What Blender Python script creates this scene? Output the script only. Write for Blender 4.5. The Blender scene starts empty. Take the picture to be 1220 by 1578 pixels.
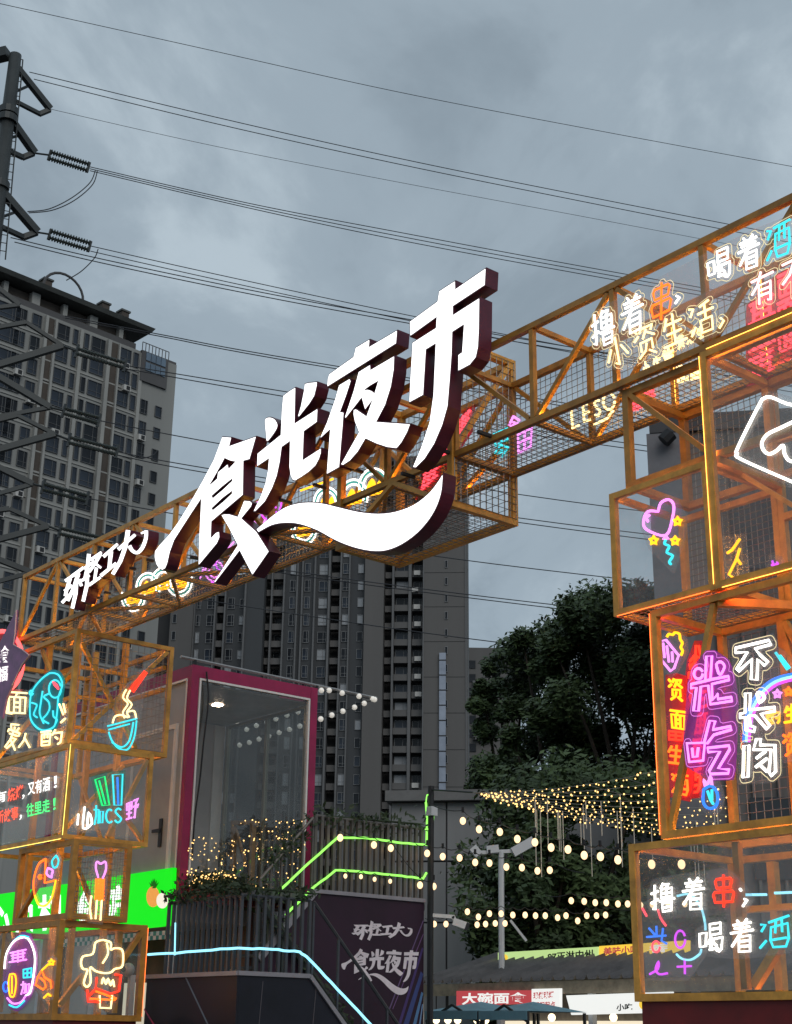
import bpy, math, random
from math import sin, cos, radians, pi, sqrt, hypot
from mathutils import Vector, Matrix
from mathutils.geometry import tessellate_polygon
random.seed(7)
R = random.Random(11)
scn = bpy.context.scene
col = scn.collection

# ------------------------------------------------------------------ camera
FPX, PITCH, ROLL, AZ = 2225.0, radians(20.0), radians(0.78), radians(39.4)
IW, IH = 1220.0, 1578.0
EYE = Vector((0, 0, 1.6))
FW = Vector((0, cos(PITCH), sin(PITCH)))
U0 = Vector((0, -sin(PITCH), cos(PITCH)))
CX = Vector((1, 0, 0)) * cos(ROLL) + U0 * sin(ROLL)
CU = -Vector((1, 0, 0)) * sin(ROLL) + U0 * cos(ROLL)
cd = bpy.data.cameras.new('camera')
cam = bpy.data.objects.new('camera', cd)
col.objects.link(cam)
cam.matrix_world = Matrix(((CX.x, CU.x, -FW.x, EYE.x), (CX.y, CU.y, -FW.y, EYE.y),
                           (CX.z, CU.z, -FW.z, EYE.z), (0, 0, 0, 1)))
cd.sensor_fit = 'VERTICAL'
cd.sensor_height = 36.0
cd.lens = FPX / IH * 36.0
cd.clip_start = 0.1
cd.clip_end = 5000
scn.camera = cam

# ------------------------------------------------------------------ world, sun, exposure
SUN_EL, SUN_AZ = radians(14), radians(-70)
world = bpy.data.worlds.new('World')
scn.world = world
world.use_nodes = True
nt = world.node_tree
nt.nodes.clear()
def N(t, kind, **kw):
    n = t.nodes.new(kind)
    for k, v in kw.items():
        setattr(n, k, v)
    return n
out = N(nt, 'ShaderNodeOutputWorld')
bg = N(nt, 'ShaderNodeBackground')
sky = N(nt, 'ShaderNodeTexSky', sky_type='NISHITA', sun_disc=False, sun_elevation=SUN_EL, sun_rotation=SUN_AZ)
tc = N(nt, 'ShaderNodeTexCoord')
sep = N(nt, 'ShaderNodeSeparateXYZ')
nt.links.new(tc.outputs['Generated'], sep.inputs[0])
mx = N(nt, 'ShaderNodeMath', operation='MAXIMUM'); mx.inputs[1].default_value = 0.0
nt.links.new(sep.outputs['Z'], mx.inputs[0])
ad = N(nt, 'ShaderNodeMath', operation='ADD'); ad.inputs[1].default_value = 0.22
nt.links.new(mx.outputs[0], ad.inputs[0])
dx = N(nt, 'ShaderNodeMath', operation='DIVIDE'); dy = N(nt, 'ShaderNodeMath', operation='DIVIDE')
nt.links.new(sep.outputs['X'], dx.inputs[0]); nt.links.new(ad.outputs[0], dx.inputs[1])
nt.links.new(sep.outputs['Y'], dy.inputs[0]); nt.links.new(ad.outputs[0], dy.inputs[1])
cmb = N(nt, 'ShaderNodeCombineXYZ')
nt.links.new(dx.outputs[0], cmb.inputs[0]); nt.links.new(dy.outputs[0], cmb.inputs[1])
mp = N(nt, 'ShaderNodeMapping'); mp.inputs['Scale'].default_value = (1.0, 0.75, 1); mp.inputs['Location'].default_value = (5.3, 2.6, 0)
mp.inputs['Rotation'].default_value = (0, 0, 0.5)
nt.links.new(cmb.outputs[0], mp.inputs[0])
nz = N(nt, 'ShaderNodeTexNoise'); nz.inputs['Scale'].default_value = 3.3; nz.inputs['Detail'].default_value = 8
nz.inputs['Roughness'].default_value = 0.57; nz.inputs['Distortion'].default_value = 0.35
nt.links.new(mp.outputs[0], nz.inputs['Vector'])
cr = N(nt, 'ShaderNodeValToRGB')
cr.color_ramp.interpolation = 'EASE'
e = cr.color_ramp.elements
e[0].position = 0.35; e[0].color = (0.285, 0.355, 0.415, 1)
e[1].position = 0.67; e[1].color = (0.50, 0.595, 0.665, 1)
m = cr.color_ramp.elements.new(0.5); m.color = (0.358, 0.440, 0.508, 1)
nt.links.new(nz.outputs['Fac'], cr.inputs['Fac'])
# clear-sky light that filters through the cloud sheet
sk = N(nt, 'ShaderNodeMixRGB', blend_type='MULTIPLY'); sk.inputs['Fac'].default_value = 1
sk.inputs['Color2'].default_value = (0.05, 0.05, 0.05, 1)
nt.links.new(sky.outputs[0], sk.inputs['Color1'])
mix = N(nt, 'ShaderNodeMixRGB', blend_type='MIX'); mix.inputs['Fac'].default_value = 0.9
nt.links.new(sk.outputs[0], mix.inputs['Color1']); nt.links.new(cr.outputs[0], mix.inputs['Color2'])
nt.links.new(mix.outputs[0], bg.inputs['Color'])
bg.inputs['Strength'].default_value = 1.0
nt.links.new(bg.outputs[0], out.inputs['Surface'])

sl = bpy.data.lights.new('sun', 'SUN')
sl.energy = 1.0; sl.angle = radians(45); sl.color = (1.0, 0.93, 0.86)
sun = bpy.data.objects.new('sun', sl)
col.objects.link(sun)
sd = Vector((sin(SUN_AZ) * cos(SUN_EL), cos(SUN_AZ) * cos(SUN_EL), sin(SUN_EL)))
sd = Vector((0.25, -0.75, 0.6)).normalized()
sun.rotation_euler = sd.to_track_quat('Z', 'Y').to_euler()
sky.sun_elevation = math.asin(sd.z); sky.sun_rotation = math.atan2(sd.x, sd.y)

vs = scn.view_settings
vs.view_transform = 'Standard'; vs.look = 'None'; vs.exposure = 0.0; vs.gamma = 1.0; vs.use_curve_mapping = False
cy = scn.cycles
cy.use_denoising = True
cy.max_bounces = 6; cy.diffuse_bounces = 2; cy.glossy_bounces = 3; cy.transparent_max_bounces = 24; cy.transmission_bounces = 3
cy.sample_clamp_indirect = 4.0
cy.caustics_reflective = False; cy.caustics_refractive = False

# ------------------------------------------------------------------ frames of reference
# photograph pixel -> ray; facade axes: D1 runs along the gate front (to the right, nearer), D2 goes into depth
D1 = Vector((sin(AZ), -cos(AZ), 0)); D2 = Vector((cos(AZ), sin(AZ), 0)); Z = Vector((0, 0, 1))
def ray(x, y):
    return (CX * (x - 610) - CU * (y - 789) + FW * FPX).normalized()
def at_dist(x, y, d):
    r = ray(x, y)
    return EYE + r * (d / hypot(r.x, r.y))
def at_height(x, y, z):
    r = ray(x, y)
    return EYE + r * ((z - EYE.z) / r.z)
O = at_dist(975, 1540, 11.0); O.z = 0
def W(a, b, z): return O + D1 * a + D2 * b + Z * z
def onB(x, y, b):               # pixel -> point of the plane parallel to the gate front, b metres behind it
    r = ray(x, y); t = ((O - EYE).dot(D2) + b) / r.dot(D2)
    return EYE + r * t
def onA(x, y, a):               # pixel -> point of the plane across the gate front
    r = ray(x, y); t = ((O - EYE).dot(D1) + a) / r.dot(D1)
    return EYE + r * t
def onP(x, y, p, n):
    r = ray(x, y); return EYE + r * ((p - EYE).dot(n) / r.dot(n))
def AZc(p): return ((p - O).dot(D1), (p - O).dot(D2), p.z)

# ------------------------------------------------------------------ materials
MATS = {}
def mat(name, color, rough=0.6, metal=0.0, emit=None, es=0.0, var=0.12, vscale=6.0, bump=0.0, spec=0.4, streak=False):
    if name in MATS: return MATS[name]
    m = bpy.data.materials.new(name); m.use_nodes = True
    t = m.node_tree; b = t.nodes['Principled BSDF']
    b.inputs['Roughness'].default_value = rough; b.inputs['Metallic'].default_value = metal
    b.inputs['Specular IOR Level'].default_value = spec
    b.inputs['Base Color'].default_value = (*color, 1)
    if var:
        g = N(t, 'ShaderNodeTexCoord'); n = N(t, 'ShaderNodeTexNoise'); r = N(t, 'ShaderNodeValToRGB')
        n.inputs['Scale'].default_value = vscale; n.inputs['Detail'].default_value = 6; n.inputs['Roughness'].default_value = 0.65
        if streak:
            mpp = N(t, 'ShaderNodeMapping'); mpp.inputs['Scale'].default_value = (1, 1, 0.08)
            t.links.new(g.outputs['Object'], mpp.inputs[0]); t.links.new(mpp.outputs[0], n.inputs['Vector'])
        else:
            t.links.new(g.outputs['Object'], n.inputs['Vector'])
        r.color_ramp.elements[0].position = 0.3; r.color_ramp.elements[1].position = 0.72
        r.color_ramp.elements[0].color = (*[c * (1 - var * 1.6) for c in color], 1)
        r.color_ramp.elements[1].color = (*[min(1, c * (1 + var)) for c in color], 1)
        t.links.new(n.outputs['Fac'], r.inputs['Fac']); t.links.new(r.outputs[0], b.inputs['Base Color'])
        mr = N(t, 'ShaderNodeMapRange'); mr.inputs['To Min'].default_value = max(0.05, rough - 0.12); mr.inputs['To Max'].default_value = min(1, rough + 0.15)
        t.links.new(n.outputs['Fac'], mr.inputs['Value']); t.links.new(mr.outputs[0], b.inputs['Roughness'])
        if bump:
            bp = N(t, 'ShaderNodeBump'); bp.inputs['Strength'].default_value = bump; bp.inputs['Distance'].default_value = 0.02
            t.links.new(n.outputs['Fac'], bp.inputs['Height']); t.links.new(bp.outputs[0], b.inputs['Normal'])
    if emit:
        b.inputs['Emission Color'].default_value = (*emit, 1); b.inputs['Emission Strength'].default_value = es
    MATS[name] = m
    return m
def glow(name, c, s):
    return mat(name, tuple(min(0.8, v * 0.35 + 0.015) for v in c), 0.4, emit=c, es=s, var=0, spec=0.12)
def clear(name, tint=(1, 1, 1), haze=0.06, gloss=0.07, rough=0.03, hcol=(0.8, 0.8, 0.8)):
    if name in MATS: return MATS[name]
    m = bpy.data.materials.new(name); m.use_nodes = True
    t = m.node_tree; t.nodes.clear()
    o = N(t, 'ShaderNodeOutputMaterial'); tr = N(t, 'ShaderNodeBsdfTransparent'); df = N(t, 'ShaderNodeBsdfDiffuse')
    tl = N(t, 'ShaderNodeBsdfTranslucent'); gl = N(t, 'ShaderNodeBsdfGlossy')
    tr.inputs[0].default_value = (*tint, 1); df.inputs[0].default_value = (*hcol, 1); tl.inputs[0].default_value = (*hcol, 1)
    gl.inputs['Roughness'].default_value = rough
    m1 = N(t, 'ShaderNodeMixShader'); m2 = N(t, 'ShaderNodeMixShader'); m3 = N(t, 'ShaderNodeMixShader')
    t.links.new(df.outputs[0], m1.inputs[1]); t.links.new(tl.outputs[0], m1.inputs[2]); m1.inputs[0].default_value = 0.5
    nzz = N(t, 'ShaderNodeTexNoise'); nzz.inputs['Scale'].default_value = 2.5; nzz.inputs['Detail'].default_value = 5
    g = N(t, 'ShaderNodeTexCoord'); t.links.new(g.outputs['Object'], nzz.inputs['Vector'])
    mr = N(t, 'ShaderNodeMapRange'); mr.inputs['From Min'].default_value = 0.3; mr.inputs['From Max'].default_value = 0.7
    mr.inputs['To Min'].default_value = haze * 0.5; mr.inputs['To Max'].default_value = haze * 1.5
    t.links.new(nzz.outputs['Fac'], mr.inputs['Value']); t.links.new(mr.outputs[0], m2.inputs[0])
    t.links.new(tr.outputs[0], m2.inputs[1]); t.links.new(m1.outputs[0], m2.inputs[2])
    lw = N(t, 'ShaderNodeLayerWeight'); lw.inputs['Blend'].default_value = 0.5
    pw = N(t, 'ShaderNodeMath', operation='POWER'); pw.inputs[1].default_value = 4.0
    t.links.new(lw.outputs['Facing'], pw.inputs[0])
    ml = N(t, 'ShaderNodeMath', operation='MULTIPLY_ADD'); ml.inputs[1].default_value = 0.5; ml.inputs[2].default_value = gloss * 0.35
    t.links.new(pw.outputs[0], ml.inputs[0]); t.links.new(ml.outputs[0], m3.inputs[0])
    t.links.new(m2.outputs[0], m3.inputs[1]); t.links.new(gl.outputs[0], m3.inputs[2])
    t.links.new(m3.outputs[0], o.inputs['Surface'])
    MATS[name] = m
    return m

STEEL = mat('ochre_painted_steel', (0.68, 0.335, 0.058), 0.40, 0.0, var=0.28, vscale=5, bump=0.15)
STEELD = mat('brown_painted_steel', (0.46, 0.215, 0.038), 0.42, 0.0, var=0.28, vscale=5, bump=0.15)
BLACKM = mat('black_metal', (0.022, 0.023, 0.025), 0.5, 0.2, var=0.2)
WIRE = mat('dark_wire', (0.03, 0.033, 0.04), 0.55, var=0)
MESHW = mat('wire_mesh_steel', (0.28, 0.27, 0.26), 0.5, 0.4, var=0)
ACRYL = clear('clear_acrylic', haze=0.10, gloss=0.05)
GLASS = clear('box_glass', tint=(0.93, 0.95, 0.95), haze=0.06, gloss=0.08)
MAROON = mat('maroon_return', (0.085, 0.012, 0.03), 0.32, var=0.15)
FACE = glow('lit_white_acrylic', (1.0, 1.0, 1.0), 1.9)
NE = {}
for k, c, s in (('white', (1, 0.96, 0.88), 2.6), ('cream', (1, 0.76, 0.34), 2.2), ('yellow', (1, 0.44, 0.012), 2.2), ('orange', (1, 0.13, 0.012), 2.6),
                ('red', (1, 0.028, 0.012), 2.8), ('pink', (1, 0.07, 0.10), 2.2), ('magenta', (0.62, 0.19, 0.64), 2.4), ('purple', (0.45, 0.05, 0.62), 2.4),
                ('cyan', (0.03, 0.42, 0.48), 2.3), ('blue', (0.02, 0.12, 0.6), 2.6), ('green', (0.01, 0.48, 0.12), 2.2), ('lime', (0.19, 0.60, 0.075), 2.4),
                ('ice', (0.20, 0.52, 0.66), 2.4), ('teal', (0.03, 0.25, 0.22), 1.4), ('blush', (1.0, 0.62, 0.62), 2.0)):
    NE[k] = glow('neon_' + k, c, s)

# ------------------------------------------------------------------ mesh helpers
class MB:
    def __init__(s): s.v = []; s.f = []; s.m = []
    def add(s, vs, fs, mi=0):
        o = len(s.v); s.v += [Vector(v) for v in vs]
        for f in fs: s.f.append(tuple(i + o for i in f)); s.m.append(mi)
        return s
    def box(s, c, ax, ay, az, mi=0):          # centre and three half axes
        c = Vector(c); vs = []
        if ax.cross(ay).dot(az) < 0: ax = -ax
        for k in (-1, 1):
            for j in (-1, 1):
                for i in (-1, 1): vs.append(c + ax * i + ay * j + az * k)
        return s.add(vs, [(0, 2, 3, 1), (4, 5, 7, 6), (0, 1, 5, 4), (2, 6, 7, 3), (0, 4, 6, 2), (1, 3, 7, 5)], mi)
    def abox(s, a0, a1, b0, b1, z0, z1, mi=0):
        return s.box(W((a0 + a1) / 2, (b0 + b1) / 2, (z0 + z1) / 2), D1 * (a1 - a0) / 2, D2 * (b1 - b0) / 2, Z * (z1 - z0) / 2, mi)
    def bar(s, p, q, w, h=None, up=None, mi=0):  # square bar from p to q
        p = Vector(p); q = Vector(q); h = h or w; d = q - p; L = d.length
        if L < 1e-6: return s
        d /= L; u = up or (Z if abs(d.z) < 0.95 else D1)
        x = d.cross(u).normalized(); y = x.cross(d).normalized()
        return s.box((p + q) / 2, x * w / 2, y * h / 2, d * L / 2, mi)
    def tube(s, pts, r, n=6, closed=False, mi=0, cap=True):
        pts = [Vector(p) for p in pts]; k = len(pts)
        if k < 2: return s
        rr = r if isinstance(r, (list, tuple)) else [r] * k
        o = len(s.v); prev = None
        for i, p in enumerate(pts):
            if closed: t = pts[(i + 1) % k] - pts[i - 1]
            else: t = pts[min(i + 1, k - 1)] - pts[max(i - 1, 0)]
            if t.length < 1e-9: t = Vector((0, 0, 1))
            t.normalize()
            if prev is None:
                x = t.cross(Z if abs(t.z) < 0.9 else Vector((1, 0, 0))).normalized()
            else:
                x = (prev - t * prev.dot(t))
                x = x.normalized() if x.length > 1e-6 else t.cross(Z).normalized()
            prev = x; y = t.cross(x)
            for j in range(n):
                an = 2 * pi * j / n
                s.v.append(p + (x * cos(an) + y * sin(an)) * rr[i])
        for i in range(k if closed else k - 1):
            a0 = o + i * n; b0 = o + ((i + 1) % k) * n
            for j in range(n):
                s.f.append((a0 + j, a0 + (j + 1) % n, b0 + (j + 1) % n, b0 + j)); s.m.append(mi)
        if cap and not closed:
            s.f.append(tuple(o + j for j in reversed(range(n)))); s.m.append(mi)
            s.f.append(tuple(o + (k - 1) * n + j for j in range(n))); s.m.append(mi)
        return s
    def sphere(s, c, r, nu=8, nv=5, sz=1.0, mi=0):
        c = Vector(c); vs = [c + Vector((0, 0, r * sz))]; fs = []
        for i in range(1, nv):
            th = pi * i / nv
            for j in range(nu):
                an = 2 * pi * j / nu; vs.append(c + Vector((r * sin(th) * cos(an), r * sin(th) * sin(an), r * sz * cos(th))))
        vs.append(c - Vector((0, 0, r * sz)))
        for j in range(nu): fs.append((0, 1 + j, 1 + (j + 1) % nu))
        for i in range(nv - 2):
            for j in range(nu):
                p = 1 + i * nu; fs.append((p + j, p + nu + j, p + nu + (j + 1) % nu, p + (j + 1) % nu))
        l = len(vs) - 1; p = 1 + (nv - 2) * nu
        for j in range(nu): fs.append((l, p + (j + 1) % nu, p + j))
        return s.add(vs, fs, mi)
    def prism(s, rings, f3, t0, t1, mi_face=0, mi_side=0, front=True, back=True):
        # rings: list of 2-D rings (first outer, then holes); f3(x, y, t) -> point
        pl = [[Vector((x, y, 0)) for x, y in r] for r in rings]
        tris = tessellate_polygon(pl); flat = [p for r in rings for p in r]; n = len(flat)
        vs = [f3(x, y, t0) for x, y in flat] + [f3(x, y, t1) for x, y in flat]
        o = len(s.v); s.v += vs
        for t in tris:
            if front: s.f.append(tuple(o + i for i in t)); s.m.append(mi_face)
            if back: s.f.append(tuple(o + n + i for i in reversed(t))); s.m.append(mi_side)
        if abs(t1 - t0) > 1e-9:
            k = 0
            for r in rings:
                for i in range(len(r)):
                    a = k + i; b = k + (i + 1) % len(r)
                    s.f.append((o + a, o + b, o + n + b, o + n + a)); s.m.append(mi_side)
                k += len(r)
        return s
    def obj(s, name, mats, parent=None, smooth=False, org=None):
        me = bpy.data.meshes.new(name)
        if org is None:
            if parent is not None: org = Vector(parent['_o'])
            else:
                xs = [v.x for v in s.v]; ys = [v.y for v in s.v]; zs = [v.z for v in s.v]
                org = Vector(((min(xs) + max(xs)) / 2, (min(ys) + max(ys)) / 2, min(zs)))
        me.from_pydata([v - org for v in s.v], [], s.f)
        if not isinstance(mats, (list, tuple)): mats = [mats]
        for mm in mats: me.materials.append(mm)
        if len(mats) > 1: me.polygons.foreach_set('material_index', s.m)
        if smooth: me.polygons.foreach_set('use_smooth', [True] * len(s.f))
        me.update()
        o = bpy.data.objects.new(name, me); col.objects.link(o)
        o['_o'] = tuple(org)
        if parent is not None: o.parent = parent
        else: o.location = org
        return o
def thing(name, label, cat, loc, group=None):
    o = bpy.data.objects.new(name, None); col.objects.link(o); o.empty_display_size = 0.2
    o.location = loc; o['_o'] = tuple(loc); o['label'] = label; o['category'] = cat
    if group: o['group'] = group
    return o
def tag(o, label, cat, group=None):
    o['label'] = label; o['category'] = cat
    if group: o['group'] = group
    return o
def struct(o): o['kind'] = 'structure'; return o
def inst(src, parent, loc, name=None, mtx=None):      # another object on shared mesh data; loc in world
    o = bpy.data.objects.new(name or src.name.split('.')[0], src.data if not isinstance(src, bpy.types.Mesh) else src)
    col.objects.link(o)
    p0 = Vector(parent['_o']) if parent is not None else Vector()
    o.parent = parent
    if mtx is not None:
        mm = mtx.copy(); mm.translation = Vector(loc) - p0; o.matrix_local = mm
    else: o.location = Vector(loc) - p0
    o['_o'] = tuple(loc)
    return o
def inst_mesh(mb, name, mats, smooth=False):
    me = bpy.data.meshes.new(name); me.from_pydata([tuple(v) for v in mb.v], [], mb.f)
    if not isinstance(mats, (list, tuple)): mats = [mats]
    for mm in mats: me.materials.append(mm)
    if len(mats) > 1: me.polygons.foreach_set('material_index', mb.m)
    if smooth: me.polygons.foreach_set('use_smooth', [True] * len(mb.f))
    me.update(); return me
def sm(pts, closed=False, k=5):                 # Catmull-Rom
    n = len(pts); o = []
    if n < 3: return list(pts)
    rng = n if closed else n - 1
    for i in range(rng):
        if closed: p = [pts[(i + j) % n] for j in (-1, 0, 1, 2)]
        else: p = [pts[max(0, min(n - 1, i + j))] for j in (-1, 0, 1, 2)]
        for q in range(k):
            t = q / k; t2 = t * t; t3 = t2 * t
            o.append(tuple(0.5 * (2 * p[1][c] + (p[2][c] - p[0][c]) * t + (2 * p[0][c] - 5 * p[1][c] + 4 * p[2][c] - p[3][c]) * t2
                                  + (3 * p[1][c] - p[0][c] - 3 * p[2][c] + p[3][c]) * t3) for c in range(len(pts[0]))))
    if not closed: o.append(tuple(pts[-1]))
    return o
def circ(cx, cy, rx, ry=None, n=20, a0=0, a1=360):
    ry = ry or rx
    full = abs(a1 - a0) >= 360
    m_ = n if full else n + 1
    return [(cx + rx * cos(radians(a0 + (a1 - a0) * i / n)), cy + ry * sin(radians(a0 + (a1 - a0) * i / n))) for i in range(m_)]
def area(r): return sum(r[i - 1][0] * r[i][1] - r[i][0] * r[i - 1][1] for i in range(len(r))) / 2
def inset(r, d):                                # move a ring inwards by d
    s_ = 1 if area(r) > 0 else -1; n = len(r); o = []
    for i in range(n):
        p, c, q = Vector(r[i - 1]), Vector(r[i]), Vector(r[(i + 1) % n])
        e1 = (c - p); e2 = (q - c)
        if e1.length < 1e-9 or e2.length < 1e-9: o.append(tuple(c)); continue
        e1.normalize(); e2.normalize()
        n1 = Vector((-e1.y, e1.x)) * s_; n2 = Vector((-e2.y, e2.x)) * s_
        b = n1 + n2
        if b.length < 0.25: b = n1
        b.normalize(); k = d / max(0.45, b.dot(n1))
        o.append(tuple(c + b * k))
    return o
def hull(pts):
    pts = sorted(set((round(x, 4), round(y, 4)) for x, y in pts))
    def half(ps):
        h = []
        for p in ps:
            while len(h) > 1 and (h[-1][0] - h[-2][0]) * (p[1] - h[-2][1]) - (h[-1][1] - h[-2][1]) * (p[0] - h[-2][0]) <= 0: h.pop()
            h.append(p)
        return h
    a = half(pts); b = half(pts[::-1])
    return a[:-1] + b[:-1]
def contours(segs, d, step=0.012):              # outlines of everything within d of the segments
    import numpy as np
    S = np.array(segs, float); lo = S.min((0, 1)) - d - 2 * step; hi = S.max((0, 1)) + d + 2 * step
    X, Y = np.meshgrid(np.arange(lo[0], hi[0], step), np.arange(lo[1], hi[1], step)); F = np.full(X.shape, 9.0)
    for (x0, y0), (x1, y1) in S:
        ex, ey = x1 - x0, y1 - y0; L = ex * ex + ey * ey + 1e-12
        t = np.clip(((X - x0) * ex + (Y - y0) * ey) / L, 0, 1); F = np.minimum(F, np.hypot(X - x0 - t * ex, Y - y0 - t * ey))
    F -= d; ny, nx = F.shape; adj = {}; pos = {}
    def cut(i0, j0, i1, j1):
        a, b = F[j0, i0], F[j1, i1]; t = a / (a - b); k = (min(i0, i1), min(j0, j1), i0 != i1)
        pos[k] = (X[j0, i0] + (X[j1, i1] - X[j0, i0]) * t, Y[j0, i0] + (Y[j1, i1] - Y[j0, i0]) * t); return k
    sg = F < 0
    for j in range(ny - 1):
        for i in range(nx - 1):
            c = [(i, j), (i + 1, j), (i + 1, j + 1), (i, j + 1)]; ks = []
            for q in range(4):
                (a, b), (e_, f_) = c[q], c[(q + 1) % 4]
                if sg[b, a] != sg[f_, e_]: ks.append(cut(a, b, e_, f_))
            for q in range(0, len(ks) - 1, 2):
                adj.setdefault(ks[q], []).append(ks[q + 1]); adj.setdefault(ks[q + 1], []).append(ks[q])
    out = []; seen = set()
    for k in adj:
        if k in seen: continue
        ch = [k]; seen.add(k); cur = k
        while True:
            nx_ = [n for n in adj[cur] if n not in seen]
            if not nx_: break
            cur = nx_[0]; seen.add(cur); ch.append(cur)
        if len(ch) > 24: out.append([pos[q] for q in ch[::2]])
    return out
# filled lettering from the built-in interface font
def glyphs(txt, bold=0.012):
    cu = bpy.data.curves.new('t', 'FONT'); cu.body = txt; cu.resolution_u = 2; cu.offset = bold
    o = bpy.data.objects.new('t', cu); col.objects.link(o)
    dg = bpy.context.evaluated_depsgraph_get(); me = o.evaluated_get(dg).to_mesh()
    vs = [(v.co.x, v.co.y) for v in me.vertices]; fs = [tuple(p.vertices) for p in me.polygons]
    o.to_mesh_clear() if hasattr(o, 'to_mesh_clear') else None
    bpy.data.objects.remove(o); bpy.data.curves.remove(cu)
    return vs, fs
def lettering(txt, TL, TR, BR, BL, push, mb=None, mi=0, bold=0.012):
    """fill the quad (3-D corners) with the line txt; push = offset vector"""
    vs, fs = glyphs(txt, bold); mb = mb or MB()
    if not vs: return mb
    x0 = min(v[0] for v in vs); x1 = max(v[0] for v in vs); y0 = min(v[1] for v in vs); y1 = max(v[1] for v in vs)
    o = []
    for x, y in vs:
        u = (x - x0) / (x1 - x0); w = (y1 - y) / (y1 - y0)
        o.append((TL * (1 - u) + TR * u) * (1 - w) + (BL * (1 - u) + BR * u) * w + push)
    return mb.add(o, fs, mi)

# ------------------------------------------------------------------ ground
struct(MB().add([(-1500, -600, 0), (1500, -600, 0), (1500, 2500, 0), (-1500, 2500, 0)], [(0, 1, 2, 3)]).obj('ground', mat('asphalt', (0.06, 0.06, 0.062), 0.8, var=0.25, vscale=0.8), org=Vector((0, 0, 0))))
_pl = [at_dist(-300, 1590, 6), at_dist(1500, 1590, 5)]
pv = MB(); pv.box(W(-4, 6, 0.002), D1 * 14, D2 * 16, Z * 0.002)
struct(pv.obj('market_paving', mat('paving', (0.16, 0.155, 0.15), 0.6, var=0.25, vscale=2.0)))

# ------------------------------------------------------------------ entrance gate of welded box frames
arch = thing('entrance_gate', 'ochre steel gate of stacked box frames carrying the neon signs', 'gate', W(-4.4, 0.4, 0))
WT = 0.062
def wires(mb, p, u, v, s_):
    nu = max(1, round(u.length / s_)); nv = max(1, round(v.length / s_)); r = 0.0038
    n = u.cross(v).normalized() * 0.003
    for i in range(nu + 1):
        q = p + u * (i / nu); mb.tube([q, q + v], r, 3, cap=False)
    for i in range(nv + 1):
        q = p + v * (i / nv) + n; mb.tube([q, q + u], r, 3, cap=False)
    return mb
def frame(a0, a1, b0, b1, z0, z1, name='box_frame', w=WT, m=None, bars=True):
    mb = MB(); h = w / 2
    for z in (z0 + h, z1 - h):
        for b in (b0 + h, b1 - h): mb.bar(W(a0 + w, b, z), W(a1 - w, b, z), w - 0.002)
        for a in (a0 + h, a1 - h): mb.bar(W(a, b0 + w, z), W(a, b1 - w, z), w - 0.004)
    for a in (a0 + h, a1 - h):
        for b in (b0 + h, b1 - h): mb.bar(W(a, b, z0), W(a, b, z1), w)
    return mb.obj(name, m or STEEL, arch)
def sub(parent, name, p, q, w=0.05, m=None, up=None):
    return MB().bar(p, q, w, up=up).obj(name, m or STEEL, parent)
def panel(parent, name, p, u, v, m, th=0.008):
    n = u.cross(v).normalized()
    return MB().box(p + (u + v) / 2, u / 2, v / 2, n * th / 2).obj(name, m, parent)
def meshp(parent, p, u, v, s_=0.068):
    o = wires(MB(), p, u, v, s_).obj('wire_mesh', MESHW, parent); return o

# main beam
ZB, ZT, BD = 6.65, 7.57, 0.74
nodes = [-10.85 + i * (10.85 - 1.88) / 9 for i in range(10)] + [-0.86, 0.10, 1.05, 2.0, 2.9]
def beam(i0, i1):
    a0, a1 = nodes[i0], nodes[i1]
    mb = MB()
    for b in (0, BD):
        for z in (ZB, ZT): mb.bar(W(a0 - 0.03, b, z), W(a1 - (0.032 if i1 < len(nodes) - 1 else 0), b, z), 0.056)
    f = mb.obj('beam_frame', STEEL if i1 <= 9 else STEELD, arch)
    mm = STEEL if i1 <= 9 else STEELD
    for i in range(i0, i1 + (1 if i1 == len(nodes) - 1 else 0)):
        a = nodes[i]
        for b in (0, BD): sub(f, 'post', W(a, b, ZB + 0.033), W(a, b, ZT - 0.033), 0.048, mm)
        for z in (ZB, ZT): sub(f, 'cross_bar', W(a, 0.033, z), W(a, BD - 0.033, z), 0.045, mm)
        if i < i1:
            e_ = nodes[i + 1]
            for b in (0, BD):
                za, zb = (ZT, ZB) if i % 2 == 1 else (ZB, ZT)
                sg = 0.002 if b == 0 else -0.002
                sub(f, 'brace', W(a + 0.05, b + sg, za + (0.04 if za == ZB else -0.04)), W(e_ - 0.05, b + sg, zb + (0.04 if zb == ZB else -0.04)), 0.040, mm)
    # wire mesh on the back and along the underside
    u = D1 * (a1 - a0)
    meshp(f, W(a0, BD + 0.04, ZB), u, Z * (ZT - ZB))
    meshp(f, W(a0, 0, ZB - 0.035), u, D2 * BD)
    return f
beam(0, 5); beam(5, 9); beam(9, 14)
# diagonals under the left half of the beam, between its two lower chords
for i in range(0, 8):
    MB().bar(W(nodes[i] + 0.05, 0.04 + (BD - 0.08) * (i % 2), ZB + 0.004), W(nodes[i + 1] - 0.05, 0.04 + (BD - 0.08) * ((i + 1) % 2), ZB + 0.004), 0.04).obj('underside_brace', STEEL, arch)
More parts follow.
